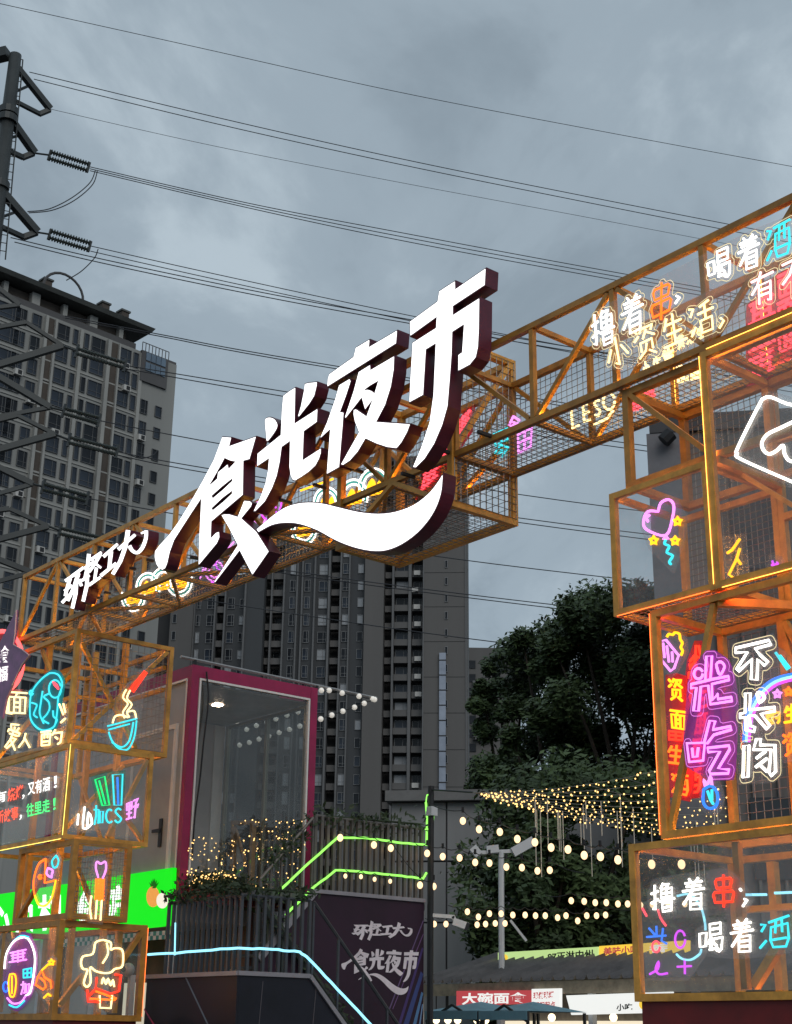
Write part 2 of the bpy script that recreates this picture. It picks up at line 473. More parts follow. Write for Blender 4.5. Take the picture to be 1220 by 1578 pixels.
# sign box hung through the beam behind the last characters
sb_ = frame(-3.62, -1.88, -0.05, 0.79, 6.14, 7.86, 'sign_box_frame', 0.066)
meshp(sb_, W(-1.875, -0.02, 6.2), D2 * 0.78, Z * 1.62, 0.075)
meshp(sb_, W(-3.6, 0.80, 6.18), D1 * 1.7, Z * 1.62, 0.085)
meshp(sb_, W(-3.6, -0.02, 6.145), D1 * 1.7, D2 * 0.78, 0.075)
sub(sb_, 'brace', W(-1.9, 0.0, 6.72), W(-1.9, 0.72, 7.8), 0.05)
sub(sb_, 'cross_bar', W(-1.91, 0.02, 6.66), W(-1.91, 0.72, 6.66), 0.06)
sub(sb_, 'brace', W(-3.55, -0.02, 6.2), W(-2.75, -0.02, 6.62), 0.045)
sub(sb_, 'brace', W(-2.75, -0.022, 6.62), W(-1.95, -0.022, 6.2), 0.045)
sub(sb_, 'brace', W(-3.55, 0.73, 6.2), W(-1.95, 0.73, 7.0), 0.045)

# right tower
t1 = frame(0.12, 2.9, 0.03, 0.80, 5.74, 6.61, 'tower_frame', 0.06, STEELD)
sub(t1, 'brace', W(0.19, 0.05, 6.56), W(1.0, 0.05, 5.76), 0.04, STEELD)
sub(t1, 'post', W(1.0, 0.78, 5.75), W(1.0, 0.78, 6.6), 0.06)
meshp(t1, W(0.14, 0.82, 5.76), D1 * 0.9, Z * 0.84, 0.06)
hb = frame(0.0, 0.985, -0.04, 0.86, 4.70, 5.72, 'heart_box_frame', 0.052)
panel(hb, 'glass_panel', W(0.05, -0.030, 4.75), D1 * 0.885, Z * 0.92, GLASS)
meshp(hb, W(0.02, 0.87, 4.72), D1 * 0.94, Z * 0.98, 0.056)
meshp(hb, W(0.02, 0.0, 4.705), D1 * 0.94, D2 * 0.84, 0.066)
tb = frame(0.99, 2.9, -0.045, 0.86, 4.70, 6.61, 'tall_box_frame', 0.054)
panel(tb, 'glass_panel', W(1.05, -0.035, 4.76), D1 * 1.78, Z * 1.78, GLASS)
for a in (1.45, 2.15):
    sub(tb, 'post', W(a, 0.83, 4.76), W(a, 0.83, 6.55), 0.055)
for z in (5.45, 6.1):
    sub(tb, 'cross_bar', W(1.05, 0.82, z), W(2.84, 0.82, z), 0.055)
sub(tb, 'cross_bar', W(1.03, 0.02, 5.72), W(1.03, 0.80, 5.72), 0.06)
sub(tb, 'brace', W(1.06, 0.3, 5.66), W(2.0, 0.3, 4.85), 0.035)
sub(tb, 'brace', W(1.3, 0.80, 4.8), W(1.95, 0.80, 5.4), 0.05)
b3 = frame(0.34, 2.9, -0.01, 0.84, 2.97, 4.68, 'neon_box_frame', 0.056)
meshp(b3, W(0.4, 0.85, 3.0), D1 * 2.4, Z * 1.6, 0.075)
for a in (0.95, 1.3, 1.75):
    sub(b3, 'post', W(a, 0.80, 3.03), W(a, 0.80, 4.62), 0.06)
sub(b3, 'brace', W(0.40, 0.03, 3.03), W(0.92, 0.03, 4.62), 0.045)
sub(b3, 'brace', W(0.98, 0.795, 3.05), W(1.28, 0.795, 3.9), 0.05)
sub(b3, 'brace', W(1.30, 0.765, 3.05), W(0.97, 0.765, 4.6), 0.045)
sub(b3, 'brace', W(1.0, 0.77, 4.6), W(1.73, 0.77, 3.1), 0.05)
sub(b3, 'brace', W(0.95, 0.02, 4.62), W(1.45, 0.78, 4.62), 0.06)
b4 = frame(0.06, 2.9, -0.05, 1.15, 1.86, 2.955, 'lower_box_frame', 0.054)
panel(b4, 'glass_panel', W(0.12, -0.04, 1.92), D1 * 2.7, Z * 0.975, GLASS)
for a in (0.48, 0.98):
    sub(b4, 'post', W(a, 1.10, 1.93), W(a, 1.10, 2.89), 0.066)
sub(b4, 'post', W(1.0, 0.0, 1.93), W(1.0, 0.0, 2.89), 0.05, STEELD)
sub(b4, 'brace', W(1.03, 0.05, 1.95), W(1.6, 0.05, 2.6), 0.06)
sub(b4, 'brace', W(1.06, 1.07, 1.95), W(1.7, 1.07, 2.85), 0.06)
sub(b4, 'cross_bar', W(0.12, 1.09, 2.55), W(2.8, 1.09, 2.55), 0.05)

# left tower
l1 = frame(-11.5, -9.10, -0.02, 1.42, 4.99, 6.47, 'upper_box_frame', 0.058)
l2 = frame(-11.5, -8.95, -0.04, 1.14, 3.81, 4.975, 'text_box_frame', 0.058)
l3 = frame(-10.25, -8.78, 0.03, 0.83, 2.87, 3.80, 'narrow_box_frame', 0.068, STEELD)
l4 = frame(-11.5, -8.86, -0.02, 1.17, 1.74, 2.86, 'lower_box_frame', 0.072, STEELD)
A1 = lambda b, z: W(-9.13, b, z)
sub(l1, 'brace', A1(0.08, 5.05), A1(1.34, 6.40), 0.05); sub(l1, 'brace', W(-9.15, 0.08, 6.3), W(-9.15, 0.98, 5.05), 0.05)
sub(l1, 'brace', W(-11.3, 0.03, 5.05), W(-9.2, 0.03, 5.95), 0.05)
sub(l1, 'brace', W(-10.2, 0.05, 6.4), W(-9.65, 0.05, 5.75), 0.045)
for a, b in ((-9.75, 0.35), (-9.75, 1.05), (-10.6, 0.35), (-10.6, 1.05)):
    sub(arch, 'core_post', W(a, b, 0.0), W(a, b, 6.62), 0.07)
for z in (5.35, 5.75, 6.15):
    sub(l1, 'core_bar', W(-10.6, 0.36, z), W(-9.76, 0.36, z), 0.045); sub(l1, 'core_bar', W(-9.75, 0.39, z), W(-9.75, 1.01, z), 0.045)
    sub(l1, 'core_brace', W(-10.57, 0.38, z - 0.35), W(-9.78, 0.38, z), 0.035)
for z in (5.9, 6.2):
    sub(l1, 'cross_bar', W(-11.4, 1.35, z), W(-9.2, 1.35, z), 0.05)
meshp(l1, W(-9.105, 0.05, 5.05), D2 * 1.3, Z * 1.35, 0.09)
meshp(l1, W(-11.4, 1.43, 5.05), D1 * 2.25, Z * 1.35, 0.11)
panel(l2, 'glass_panel', W(-11.43, -0.03, 3.89), D1 * 2.41, Z * 1.01, clear('text_glass', tint=(0.95, 0.95, 0.94), haze=0.13, gloss=0.09))
panel(l2, 'glass_panel', W(-8.955, 0.04, 3.89), D2 * 1.03, Z * 1.01, GLASS)
sub(l2, 'brace', W(-8.99, 1.07, 4.90), W(-8.99, 0.58, 3.88), 0.05); sub(l2, 'brace', W(-8.99, 0.72, 4.25), W(-8.99, 1.07, 3.89), 0.05)
sub(l2, 'brace', W(-9.3, 0.1, 3.9), W(-9.3, 0.9, 4.85), 0.045)
sub(l2, 'brace', W(-10.7, 1.05, 3.9), W(-9.9, 1.05, 4.85), 0.04); sub(l2, 'brace', W(-10.7, 1.03, 4.85), W(-9.9, 1.03, 3.9), 0.04)
sub(l3, 'brace', W(-10.17, 0.07, 2.93), W(-9.55, 0.07, 3.45), 0.05, STEELD)
sub(l3, 'brace', W(-8.82, 0.08, 3.55), W(-8.82, 0.42, 2.95), 0.05, STEELD)
meshp(l3, W(-8.785, 0.1, 2.9), D2 * 0.68, Z * 0.85, 0.07)
meshp(l3, W(-10.2, 0.84, 2.9), D1 * 1.4, Z * 0.85, 0.07)
sub(l4, 'post', W(-10.35, 0.02, 1.83), W(-10.35, 0.02, 2.77), 0.07, STEELD)
sub(l4, 'brace', W(-10.3, 0.03, 2.76), W(-9.0, 0.03, 1.86), 0.06, STEELD)
sub(l4, 'brace', W(-11.4, 0.03, 1.86), W(-10.42, 0.03, 2.76), 0.06, STEELD)
sub(l4, 'post', W(-8.9, 0.80, 1.83), W(-8.9, 0.80, 2.77), 0.07, STEELD)
sub(l4, 'brace', W(-8.9, 0.08, 1.9), W(-8.9, 0.36, 2.25), 0.06, STEELD); sub(l4, 'brace', W(-8.91, 0.30, 2.2), W(-8.91, 0.74, 1.86), 0.06, STEELD)
sub(l4, 'brace', W(-8.88, 0.84, 2.4), W(-8.88, 1.10, 2.78), 0.06, STEELD)
panel(l4, 'glass_panel', W(-8.865, 0.06, 1.82), D2 * 1.05, Z * 0.95, GLASS)
panel(l4, 'glass_panel', W(-11.4, -0.01, 1.82), D1 * 2.45, Z * 0.95, GLASS)
# plinths
PL = mat('dark_red_cladding', (0.16, 0.012, 0.012), 0.5, var=0.25, vscale=3)
MB().abox(-11.45, -8.90, 0.02, 1.12, 0, 1.74).obj('plinth', PL, arch)
MB().abox(0.10, 2.85, -0.02, 1.1, 0, 1.86).obj('plinth', PL, arch)

# led strips fixed along the frame edges
def led(parent, c, p, q, s_=None, r=0.0042):
    r = 0.0042 if c in ('amber', 'redorange', 'gold2') else 0.003
    return MB().tube([p, q], r, 5).obj('led_strip', LEDM[c], parent)
LEDM = {'orange': glow('led_orange', (1, 0.16, 0.03), 4.0), 'gold2': glow('led_gold_bright', (1, 0.56, 0.10), 48.0), 'amber': glow('led_amber', (1, 0.45, 0.07), 30.0), 'gold': glow('led_gold', (1, 0.50, 0.08), 4.0), 'redorange': glow('led_red_orange', (1, 0.10, 0.02), 34.0), 'lemon': glow('led_lemon', (0.9, 0.75, 0.15), 3.5)}
def tuck(parent, c, a0, a1, b0, b1, z0, z1, w, which):     # strips fixed behind the frame bars, facing into the box
    g = w + 0.006; h = w / 2
    for k in which:
        if k == 'fb': led(parent, c, W(a0 + g, b0 + g, z0 + h), W(a1 - g, b0 + g, z0 + h))
        if k == 'ft': led(parent, c, W(a0 + g, b0 + g, z1 - h), W(a1 - g, b0 + g, z1 - h))
        if k == 'sb': led(parent, c, W(a1 - g, b0 + g, z0 + h), W(a1 - g, b1 - g, z0 + h))
        if k == 'st': led(parent, c, W(a1 - g, b0 + g, z1 - h), W(a1 - g, b1 - g, z1 - h))
        if k == 'lv': led(parent, c, W(a0 + h, b0 + g, z0 + g), W(a0 + h, b0 + g, z1 - g))
        if k == 'rv': led(parent, c, W(a1 - g, b0 + g, z0 + g), W(a1 - g, b0 + g, z1 - g))
tuck(tb, 'amber', 0.99, 2.9, -0.045, 0.86, 4.70, 6.61, 0.062, ('fb', 'ft', 'lv'))
tuck(hb, 'amber', 0.0, 0.985, -0.04, 0.86, 4.70, 5.72, 0.052, ('fb', 'ft', 'lv'))
tuck(t1, 'amber', 0.12, 2.9, 0.03, 0.80, 5.74, 6.61, 0.06, ('ft', 'lv'))
tuck(b3, 'redorange', 0.34, 2.9, -0.01, 0.84, 2.97, 4.68, 0.066, ('ft', 'lv')); tuck(b3, 'amber', 0.34, 2.9, -0.01, 0.84, 2.97, 4.68, 0.066, ('fb',))
tuck(b4, 'amber', 0.06, 2.9, -0.05, 1.15, 1.86, 2.955, 0.062, ('ft', 'lv', 'fb'))
tuck(l1, 'amber', -11.5, -9.10, -0.02, 1.42, 4.99, 6.47, 0.07, ('fb', 'sb', 'rv', 'st'))
tuck(l2, 'amber', -11.5, -8.95, -0.04, 1.14, 3.81, 4.975, 0.07, ('ft', 'sb', 'rv'))
tuck(l3, 'amber', -10.25, -8.78, 0.03, 0.83, 2.87, 3.80, 0.08, ('ft', 'rv'))
tuck(l4, 'amber', -11.5, -8.86, -0.02, 1.17, 1.74, 2.86, 0.085, ('ft', 'st', 'rv'))
led(tb, 'gold', W(0.986, -0.049, 4.74), W(0.986, -0.049, 6.58)); led(tb, 'gold', W(1.06, -0.05, 6.615), W(2.85, -0.05, 6.615)); led(tb, 'gold', W(1.06, -0.05, 4.697), W(2.85, -0.05, 4.697))
led(hb, 'orange', W(0.04, -0.045, 4.697), W(0.94, -0.045, 4.697)); led(b3, 'orange', W(0.336, -0.014, 3.0), W(0.336, -0.014, 4.66))
led(l2, 'lemon', W(-8.947, -0.046, 3.85), W(-8.947, -0.046, 4.95)); led(l2, 'lemon', W(-11.4, -0.046, 3.806), W(-8.98, -0.046, 3.806)); led(l4, 'orange', W(-8.857, 1.174, 1.8), W(-8.857, 1.174, 2.83))
for i in range(9):
    for b in (0, BD): led(arch, 'amber', W(nodes[i] + 0.1, b, ZB + 0.0325), W(nodes[i + 1] - 0.1, b, ZB + 0.0325))
for a in (0.10, 1.05, 2.0):
    led(arch, 'gold2', W(a, 0.032, ZB + 0.06), W(a, 0.032, ZT - 0.06)); led(arch, 'gold', W(a + 0.028, BD - 0.03, ZB + 0.06), W(a + 0.028, BD - 0.03, ZT - 0.06))
led(arch, 'gold2', W(-0.8, BD, ZB + 0.0325), W(2.6, BD, ZB + 0.0325)); led(arch, 'gold2', W(-0.8, 0.0, ZB + 0.0325), W(0.9, 0.0, ZB + 0.0325))

# ------------------------------------------------------------------ the big lit characters in front of the beam
def crop(x0, y0, s_, pts): return [(x0 + x * s_, y0 + y * s_) for x, y in pts]
def planeB(b): return lambda pts: [(AZc(onB(x, y, b))[0], AZc(onB(x, y, b))[2]) for x, y in pts]
LB = -0.32
def letter(name, label, polys, depth=0.155, rim=0.012, b=LB, group=None, grp='lit characters of the gate sign'):
    """polys: list of ring lists in pixels, front face on plane b, body behind it"""
    to = planeB(b); body = MB(); face = MB()
    f3 = lambda x, y, t: W(x, t, y)
    for rings in polys:
        rs = [to(r) for r in rings]
        body.prism(rs, f3, b + 0.004, b + depth)
        ins = [inset(rs[0], rim)] + [inset(r, -rim * 0.6) for r in rs[1:]]
        face.prism(ins, f3, b, b + 0.010)
    xs = [v for v in body.v]
    c = sum(xs, Vector()) / len(xs); c.z = min(v.z for v in xs)
    t = thing(name, label, 'sign letter', c, grp)
    body.obj('letter_return', MAROON, t); face.obj('lit_face', FACE, t)
    zt = [v.z for v in xs]
    # brackets that tie the letter to the beam chord
    a_s = [(v - O).dot(D1) for v in xs]; am = (min(a_s) + max(a_s)) / 2
    for da in (-0.25, 0.25):
        aa = am + da * (max(a_s) - min(a_s))
        zz = min(max(ZB + 0.02, min(zt) + 0.1), max(zt) - 0.1) if abs(min(zt) - ZB) < 1.2 else ZT
        MB().bar(W(aa, b + depth - 0.02, zz), W(aa, -0.03, zz), 0.03).obj('mounting_bracket', BLACKM, t)
    return t
s1 = 190 / 1153
shi1 = crop(230, 640, s1, sm([(680, 195), (680, 195)], False) and [(680, 195), (768, 200), (748, 280), (1000, 190), (935, 415), (880, 430), (875, 745), (580, 995), (575, 1140), (625, 1090), (652, 1082),
        (656, 1140), (630, 1200), (455, 1410), (462, 1150), (480, 785), (400, 905), (300, 1060), (230, 1170), (190, 1280), (165, 1390), (145, 1435), (118, 1452), (88, 1440), (60, 1395), (45, 1330),
        (48, 1270), (100, 1200), (180, 1115), (270, 990), (380, 810), (500, 600), (600, 410)])
shi_h = [crop(230, 640, s1, [(552, 662), (628, 535), (700, 402), (750, 425), (800, 435), (740, 497), (730, 455), (690, 490), (640, 530), (632, 590)]),
         crop(230, 640, s1, [(582, 752), (680, 665), (772, 592), (772, 612), (690, 690), (592, 772)]), crop(230, 640, s1, [(582, 868), (680, 775), (770, 708), (770, 730), (690, 805), (592, 884)])]
shi2 = crop(230, 640, s1, [(665, 930), (700, 918), (750, 918), (825, 940), (885, 790), (940, 795), (962, 815), (950, 855), (865, 960), (1000, 1080), (1120, 1270), (960, 1500), (840, 1270), (610, 1570), (598, 1560), (820, 1215), (740, 1060)])
letter('sign_character', 'big lit white character 食, leftmost of the four on the gate', [[shi1] + shi_h, [shi2]])
s2 = 160 / 1052
gl_ = [crop(370, 560, s2, p) for p in (
    sm([(245, 580), (270, 545), (310, 540), (350, 560), (378, 610), (370, 660), (330, 725), (268, 798), (255, 720)], True, 3),
    [(650, 200), (700, 188), (780, 180), (775, 230), (750, 330), (700, 410), (590, 548), (578, 540), (610, 430), (640, 280)],
    [(430, 325), (500, 272), (560, 235), (552, 600), (785, 450), (778, 595), (645, 690), (635, 970), (820, 850), (818, 905), (800, 965), (760, 1040), (690, 1105), (610, 1160), (550, 1195), (525, 1185), (505, 1140),
     (492, 1050), (498, 795), (420, 850), (400, 1000), (370, 1140), (320, 1270), (250, 1400), (150, 1505), (125, 1505), (200, 1350), (250, 1215), (275, 1090), (285, 970), (165, 1050), (170, 910), (405, 720), (415, 500)])]
letter('sign_character', 'big lit white character 光 with two loose dots, second on the gate', [[p] for p in gl_])
s3 = 170 / 958
ye = [crop(480, 480, s3, p) for p in (
    [(150, 540), (360, 390), (380, 310), (505, 235), (500, 300), (745, 155), (735, 280), (130, 660), (135, 590)],
    [(235, 635), (330, 578), (342, 600), (300, 730), (250, 865), (280, 870), (270, 1000), (240, 1355), (125, 1420), (155, 1030), (65, 1110), (130, 960), (200, 760)],
    [(405, 520), (510, 455), (512, 500), (720, 378), (715, 500), (690, 650), (640, 810), (567, 950), (860, 970), (830, 1050), (780, 1140), (735, 1195), (650, 1185), (560, 1155), (465, 1110), (400, 1220), (330, 1300),
     (270, 1340), (245, 1335), (320, 1200), (405, 1050), (370, 960), (358, 900), (360, 850), (385, 840), (430, 870), (475, 900), (525, 770), (460, 860), (430, 755), (290, 935), (283, 920), (360, 690)])]
ye_h = crop(480, 480, s3, [(455, 680), (500, 648), (575, 605), (545, 705), (520, 685), (490, 675)])
letter('sign_character', 'big lit white character 夜, third on the gate above the wave', [[ye[0]], [ye[1]], [ye[2], ye_h]])
s4 = 180 / 861
shi = crop(600, 400, s4, [(145, 455), (350, 305), (362, 230), (485, 150), (487, 210), (712, 55), (705, 190), (470, 345), (470, 400), (665, 275), (662, 500), (655, 640), (638, 720), (590, 780), (500, 828), (502, 700), (530, 680),
     (543, 485), (465, 535), (460, 700), (445, 900), (430, 1080), (390, 1220), (330, 1360), (260, 1470), (190, 1540), (165, 1535), (230, 1380), (290, 1200), (318, 1000), (335, 625), (270, 665), (250, 1000), (140, 1060),
     (150, 860), (165, 610), (338, 500), (342, 430), (148, 570)])
letter('sign_character', 'big lit white character 市, rightmost and tallest on the gate', [[shi]])
s5 = 330 / 1220
sw = crop(380, 690, s5, sm([(50, 465), (150, 380), (230, 330), (320, 308), (420, 310), (530, 335), (640, 360), (750, 370), (850, 358), (950, 320), (1030, 260), (1080, 200), (1118, 140)], False, 3)
          + sm([(1118, 170), (1110, 250), (1085, 330), (1040, 410), (970, 490), (880, 555), (790, 590), (700, 592), (600, 570), (500, 530), (400, 475), (300, 440), (220, 432), (140, 445), (65, 485)], False, 3))
letter('sign_swoosh', 'lit white wave-shaped stroke under the big gate characters', [[sw]])
def thick(pts, w, taper=1.0):                    # polyline -> outline ring
    n = len(pts); L = []; Rr = []
    for i, p in enumerate(pts):
        q0 = pts[max(0, i - 1)]; q1 = pts[min(n - 1, i + 1)]; d = Vector((q1[0] - q0[0], q1[1] - q0[1])); d.normalize()
        ww = w * (1 - (1 - taper) * i / max(1, n - 1)) / 2
        L.append((p[0] - d.y * ww, p[1] + d.x * ww)); Rr.append((p[0] + d.y * ww, p[1] - d.x * ww))
    return L + Rr[::-1]
HQ = {
 '环': [([(150, 805), (275, 715)], 42), ([(140, 925), (235, 850)], 40), ([(212, 765), (172, 900), (150, 985)], 44), ([(112, 1062), (235, 930)], 40), ([(235, 745), (372, 640)], 44), ([(310, 705), (255, 880), (180, 1040)], 48), ([(283, 800), (275, 950), (235, 1130)], 50), ([(312, 780), (345, 865)], 46)],
 '轻': [([(372, 660), (470, 588)], 40), ([(432, 480), (415, 640), (385, 770)], 46), ([(345, 800), (440, 735)], 40), ([(410, 640), (408, 850), (362, 1048)], 50), ([(445, 560), (582, 462)], 42), ([(570, 480), (500, 600), (430, 700)], 44), ([(470, 570), (575, 650)], 40), ([(520, 640), (495, 810)], 40), ([(425, 855), (570, 755)], 42)],
 '工': [([(598, 520), (772, 365)], 44), ([(692, 450), (668, 660)], 50), ([(566, 745), (755, 590)], 46)],
 '大': [([(772, 435), (978, 255)], 46), ([(893, 200), (860, 400), (800, 570), (708, 728)], 54), (sm([(905, 385), (940, 445), (1000, 470), (1060, 410), (1100, 300), (1105, 205)], False, 3), 50), ([(1108, 215), (1040, 245)], 34)]}
for ch, L in HQ.items():
    letter('small_sign_character', {'环': 'small lit white gate character 环, first and lowest of the small four', '轻': 'small lit white gate character 轻, second of the small four', '工': 'small lit white gate character 工, third and plainest of the small four', '大': 'small lit white gate character 大 with a hooked tail, last of the small four'}[ch], [[crop(80, 790, 160 / 1220, thick(p, w, 0.85))] for p, w in L], depth=0.15, rim=0.006, b=-0.24 - 0.003 * list(HQ).index(ch), grp='small lit characters of the gate sign')

# ------------------------------------------------------------------ neon signs
CH = {
 '撸': [[(.02, .32), (.3, .26)], [(.17, .05), (.17, .85), (.08, .8)], [(.02, .62), (.3, .52)], [(.5, .03), (.4, .2)], [(.5, .08), (.72, .08), (.62, .2)], [(.42, .22), (.85, .22), (.85, .5), (.42, .5), (.42, .22)],
        [(.63, .22), (.63, .5)], [(.42, .36), (.85, .36)], [(.35, .6), (.95, .58)], [(.45, .68), (.85, .68), (.82, .95), (.48, .95), (.45, .68)], [(.46, .82), (.84, .82)]],
 '着': [[(.3, .0), (.38, .1)], [(.7, .0), (.6, .1)], [(.15, .14), (.85, .12)], [(.2, .25), (.8, .24)], [(.05, .38), (.95, .35)], [(.5, .14), (.45, .4), (.1, .8)], [(.38, .52), (.82, .5), (.82, .97), (.38, .97), (.38, .52)], [(.38, .66), (.82, .65)], [(.38, .81), (.82, .81)]],
 '串': [[(.22, .12), (.78, .12), (.84, .18), (.78, .4), (.22, .4), (.16, .2), (.22, .12)], [(.14, .52), (.86, .52), (.92, .58), (.85, .84), (.15, .84), (.08, .6), (.14, .52)], [(.5, 0), (.5, 1)]],
 '，': [[(.45, .55), (.55, .6), (.55, .75), (.35, .95)]],
 '喝': [[(.03, .3), (.3, .3), (.28, .72), (.05, .72), (.03, .3)], [(.45, .05), (.88, .05), (.88, .4), (.45, .4), (.45, .05)], [(.45, .22), (.88, .22)], [(.5, .45), (.38, .68)], [(.45, .55), (.95, .53), (.9, .9), (.8, .97), (.7, .92)], [(.6, .6), (.45, .8)], [(.6, .68), (.72, .78)], [(.42, .86), (.75, .85)]],
 '酒': [[(.03, .1), (.2, .14), (.05, .36)], [(.0, .95), (.22, .7)], [(.3, .1), (1, .05)], [(.38, .28), (.95, .26), (.98, .7), (.88, .94), (.45, .94), (.36, .7), (.38, .28)], [(.55, .08), (.52, .5)], [(.75, .07), (.76, .5)], [(.42, .7), (.9, .68)]],
 '小': [[(.5, .02), (.5, .9), (.38, .82)], [(.28, .35), (.08, .72)], [(.68, .32), (.9, .65)]],
 '资': [[(.08, .08), (.2, .18)], [(.05, .42), (.25, .28)], [(.42, .02), (.3, .22)], [(.4, .1), (.85, .08), (.75, .22)], [(.58, .15), (.4, .42)], [(.6, .25), (.88, .4)], [(.28, .8), (.28, .52), (.75, .5), (.75, .8)], [(.52, .58), (.45, .8), (.15, .98)], [(.6, .82), (.85, .97)]],
 '生': [[(.28, .1), (.1, .45)], [(.2, .3), (.85, .28)], [(.2, .6), (.8, .58)], [(.02, .95), (.98, .92)], [(.52, .02), (.5, .94)]],
 '活': [[(.03, .1), (.2, .14), (.05, .36)], [(.0, .95), (.22, .7)], [(.85, .05), (.45, .15)], [(.35, .35), (1, .32)], [(.65, .12), (.65, .55)], [(.42, .58), (.9, .56), (.88, .95), (.45, .95), (.42, .58)]],
 '有': [[(.05, .22), (.95, .18)], [(.45, .02), (.3, .4), (.05, .65)], [(.35, 1), (.35, .42), (.82, .4), (.82, .95), (.7, .92)], [(.36, .58), (.8, .57)], [(.36, .74), (.8, .73)]],
 '不': [[(.05, .12), (.95, .1)], [(.55, .12), (.35, .45), (.05, .65)], [(.52, .35), (.52, 1)], [(.62, .45), (.9, .62)]],
 '配': [[(.02, .1), (.5, .08)], [(.06, .28), (.48, .26), (.46, .95), (.08, .95), (.06, .28)], [(.2, .1), (.2, .5)], [(.34, .1), (.34, .5)], [(.1, .7), (.45, .7)], [(.6, .15), (.92, .13), (.9, .45), (.62, .45), (.6, .9), (.95, .9), (.97, .72)]],
 '面': [[(.05, .08), (.95, .06)], [(.5, .08), (.42, .25)], [(.1, .28), (.9, .26), (.88, .95), (.12, .95), (.1, .28)], [(.36, .28), (.36, .92)], [(.64, .27), (.64, .92)], [(.38, .5), (.62, .5)], [(.38, .7), (.62, .7)]],
 '爱': [[(.7, .02), (.2, .12)], [(.2, .16), (.28, .26)], [(.48, .15), (.5, .25)], [(.78, .13), (.68, .25)], [(.08, .42), (.1, .32), (.92, .3), (.88, .42)], [(.22, .45), (.8, .43)], [(.45, .35), (.35, .65), (.05, .95)], [(.38, .58), (.75, .56), (.5, .8), (.2, .98)], [(.4, .66), (.9, .97)]],
 '人': [[(.5, .05), (.42, .5), (.05, .95)], [(.48, .4), (.9, .95)]],
 '酌': [[(.02, .12), (.46, .1)], [(.06, .28), (.44, .26), (.42, .92), (.08, .92), (.06, .28)], [(.18, .12), (.18, .5)], [(.32, .12), (.32, .5)], [(.08, .7), (.42, .7)], [(.65, .05), (.52, .35)], [(.6, .25), (.95, .23), (.9, .85), (.78, .95)], [(.66, .5), (.76, .62)]],
 '今': [[(.5, .02), (.05, .5)], [(.5, .05), (.95, .48)], [(.42, .4), (.56, .48)], [(.2, .6), (.78, .58), (.45, .98)]],
 '串红': [[(.1, .1), (.9, .08)], [(.5, .0), (.5, 1)], [(.15, .35), (.85, .33)], [(.2, .6), (.8, .58)], [(.05, .9), (.95, .86)], [(.25, .1), (.22, .88)], [(.75, .1), (.78, .86)]],
 'C': [circ(.55, .5, .4, .45, 12, -50, -310)], 'S': [sm([(.85, .15), (.5, .03), (.15, .22), (.5, .48), (.88, .72), (.5, .97), (.12, .82)], False, 3)],
 '田': [[(.1, .1), (.9, .1), (.88, .92), (.12, .92), (.1, .1)], [(.5, .1), (.5, .92)], [(.1, .5), (.9, .5)]],
 '野': [[(.05, .08), (.42, .08), (.42, .45), (.05, .45), (.05, .08)], [(.05, .26), (.42, .26)], [(.24, .08), (.24, .9)], [(.05, .66), (.44, .64)], [(.0, .95), (.48, .9)], [(.55, .08), (.9, .06), (.72, .25)], [(.55, .38), (.97, .35), (.88, .48)], [(.75, .28), (.74, .95), (.62, .9)]],
 '加': [[(.02, .25), (.5, .22), (.46, .9), (.36, .86)], [(.26, .02), (.24, .5), (.02, .95)], [(.62, .3), (.95, .28), (.93, .88), (.64, .88), (.62, .3)]],
}
def bil(q, u, v):
    (a, b, c, d) = q
    return tuple((a[i] * (1 - u) + b[i] * u) * (1 - v) + (d[i] * (1 - u) + c[i] * u) * v for i in (0, 1))
def chq(ch, q): return [[bil(q, x, y) for x, y in st] for st in CH[ch]]
def row(txt, TL, TR, BR, BL, gap=0.12):
    n = len(txt); o = []
    for i, ch in enumerate(txt):
        u0 = i / n + gap / n / 2; u1 = (i + 1) / n - gap / n / 2; q = (TL, TR, BR, BL)
        o.append((ch, chq(ch, (bil(q, u0, 0), bil(q, u1, 0), bil(q, u1, 1), bil(q, u0, 1)))))
    return o
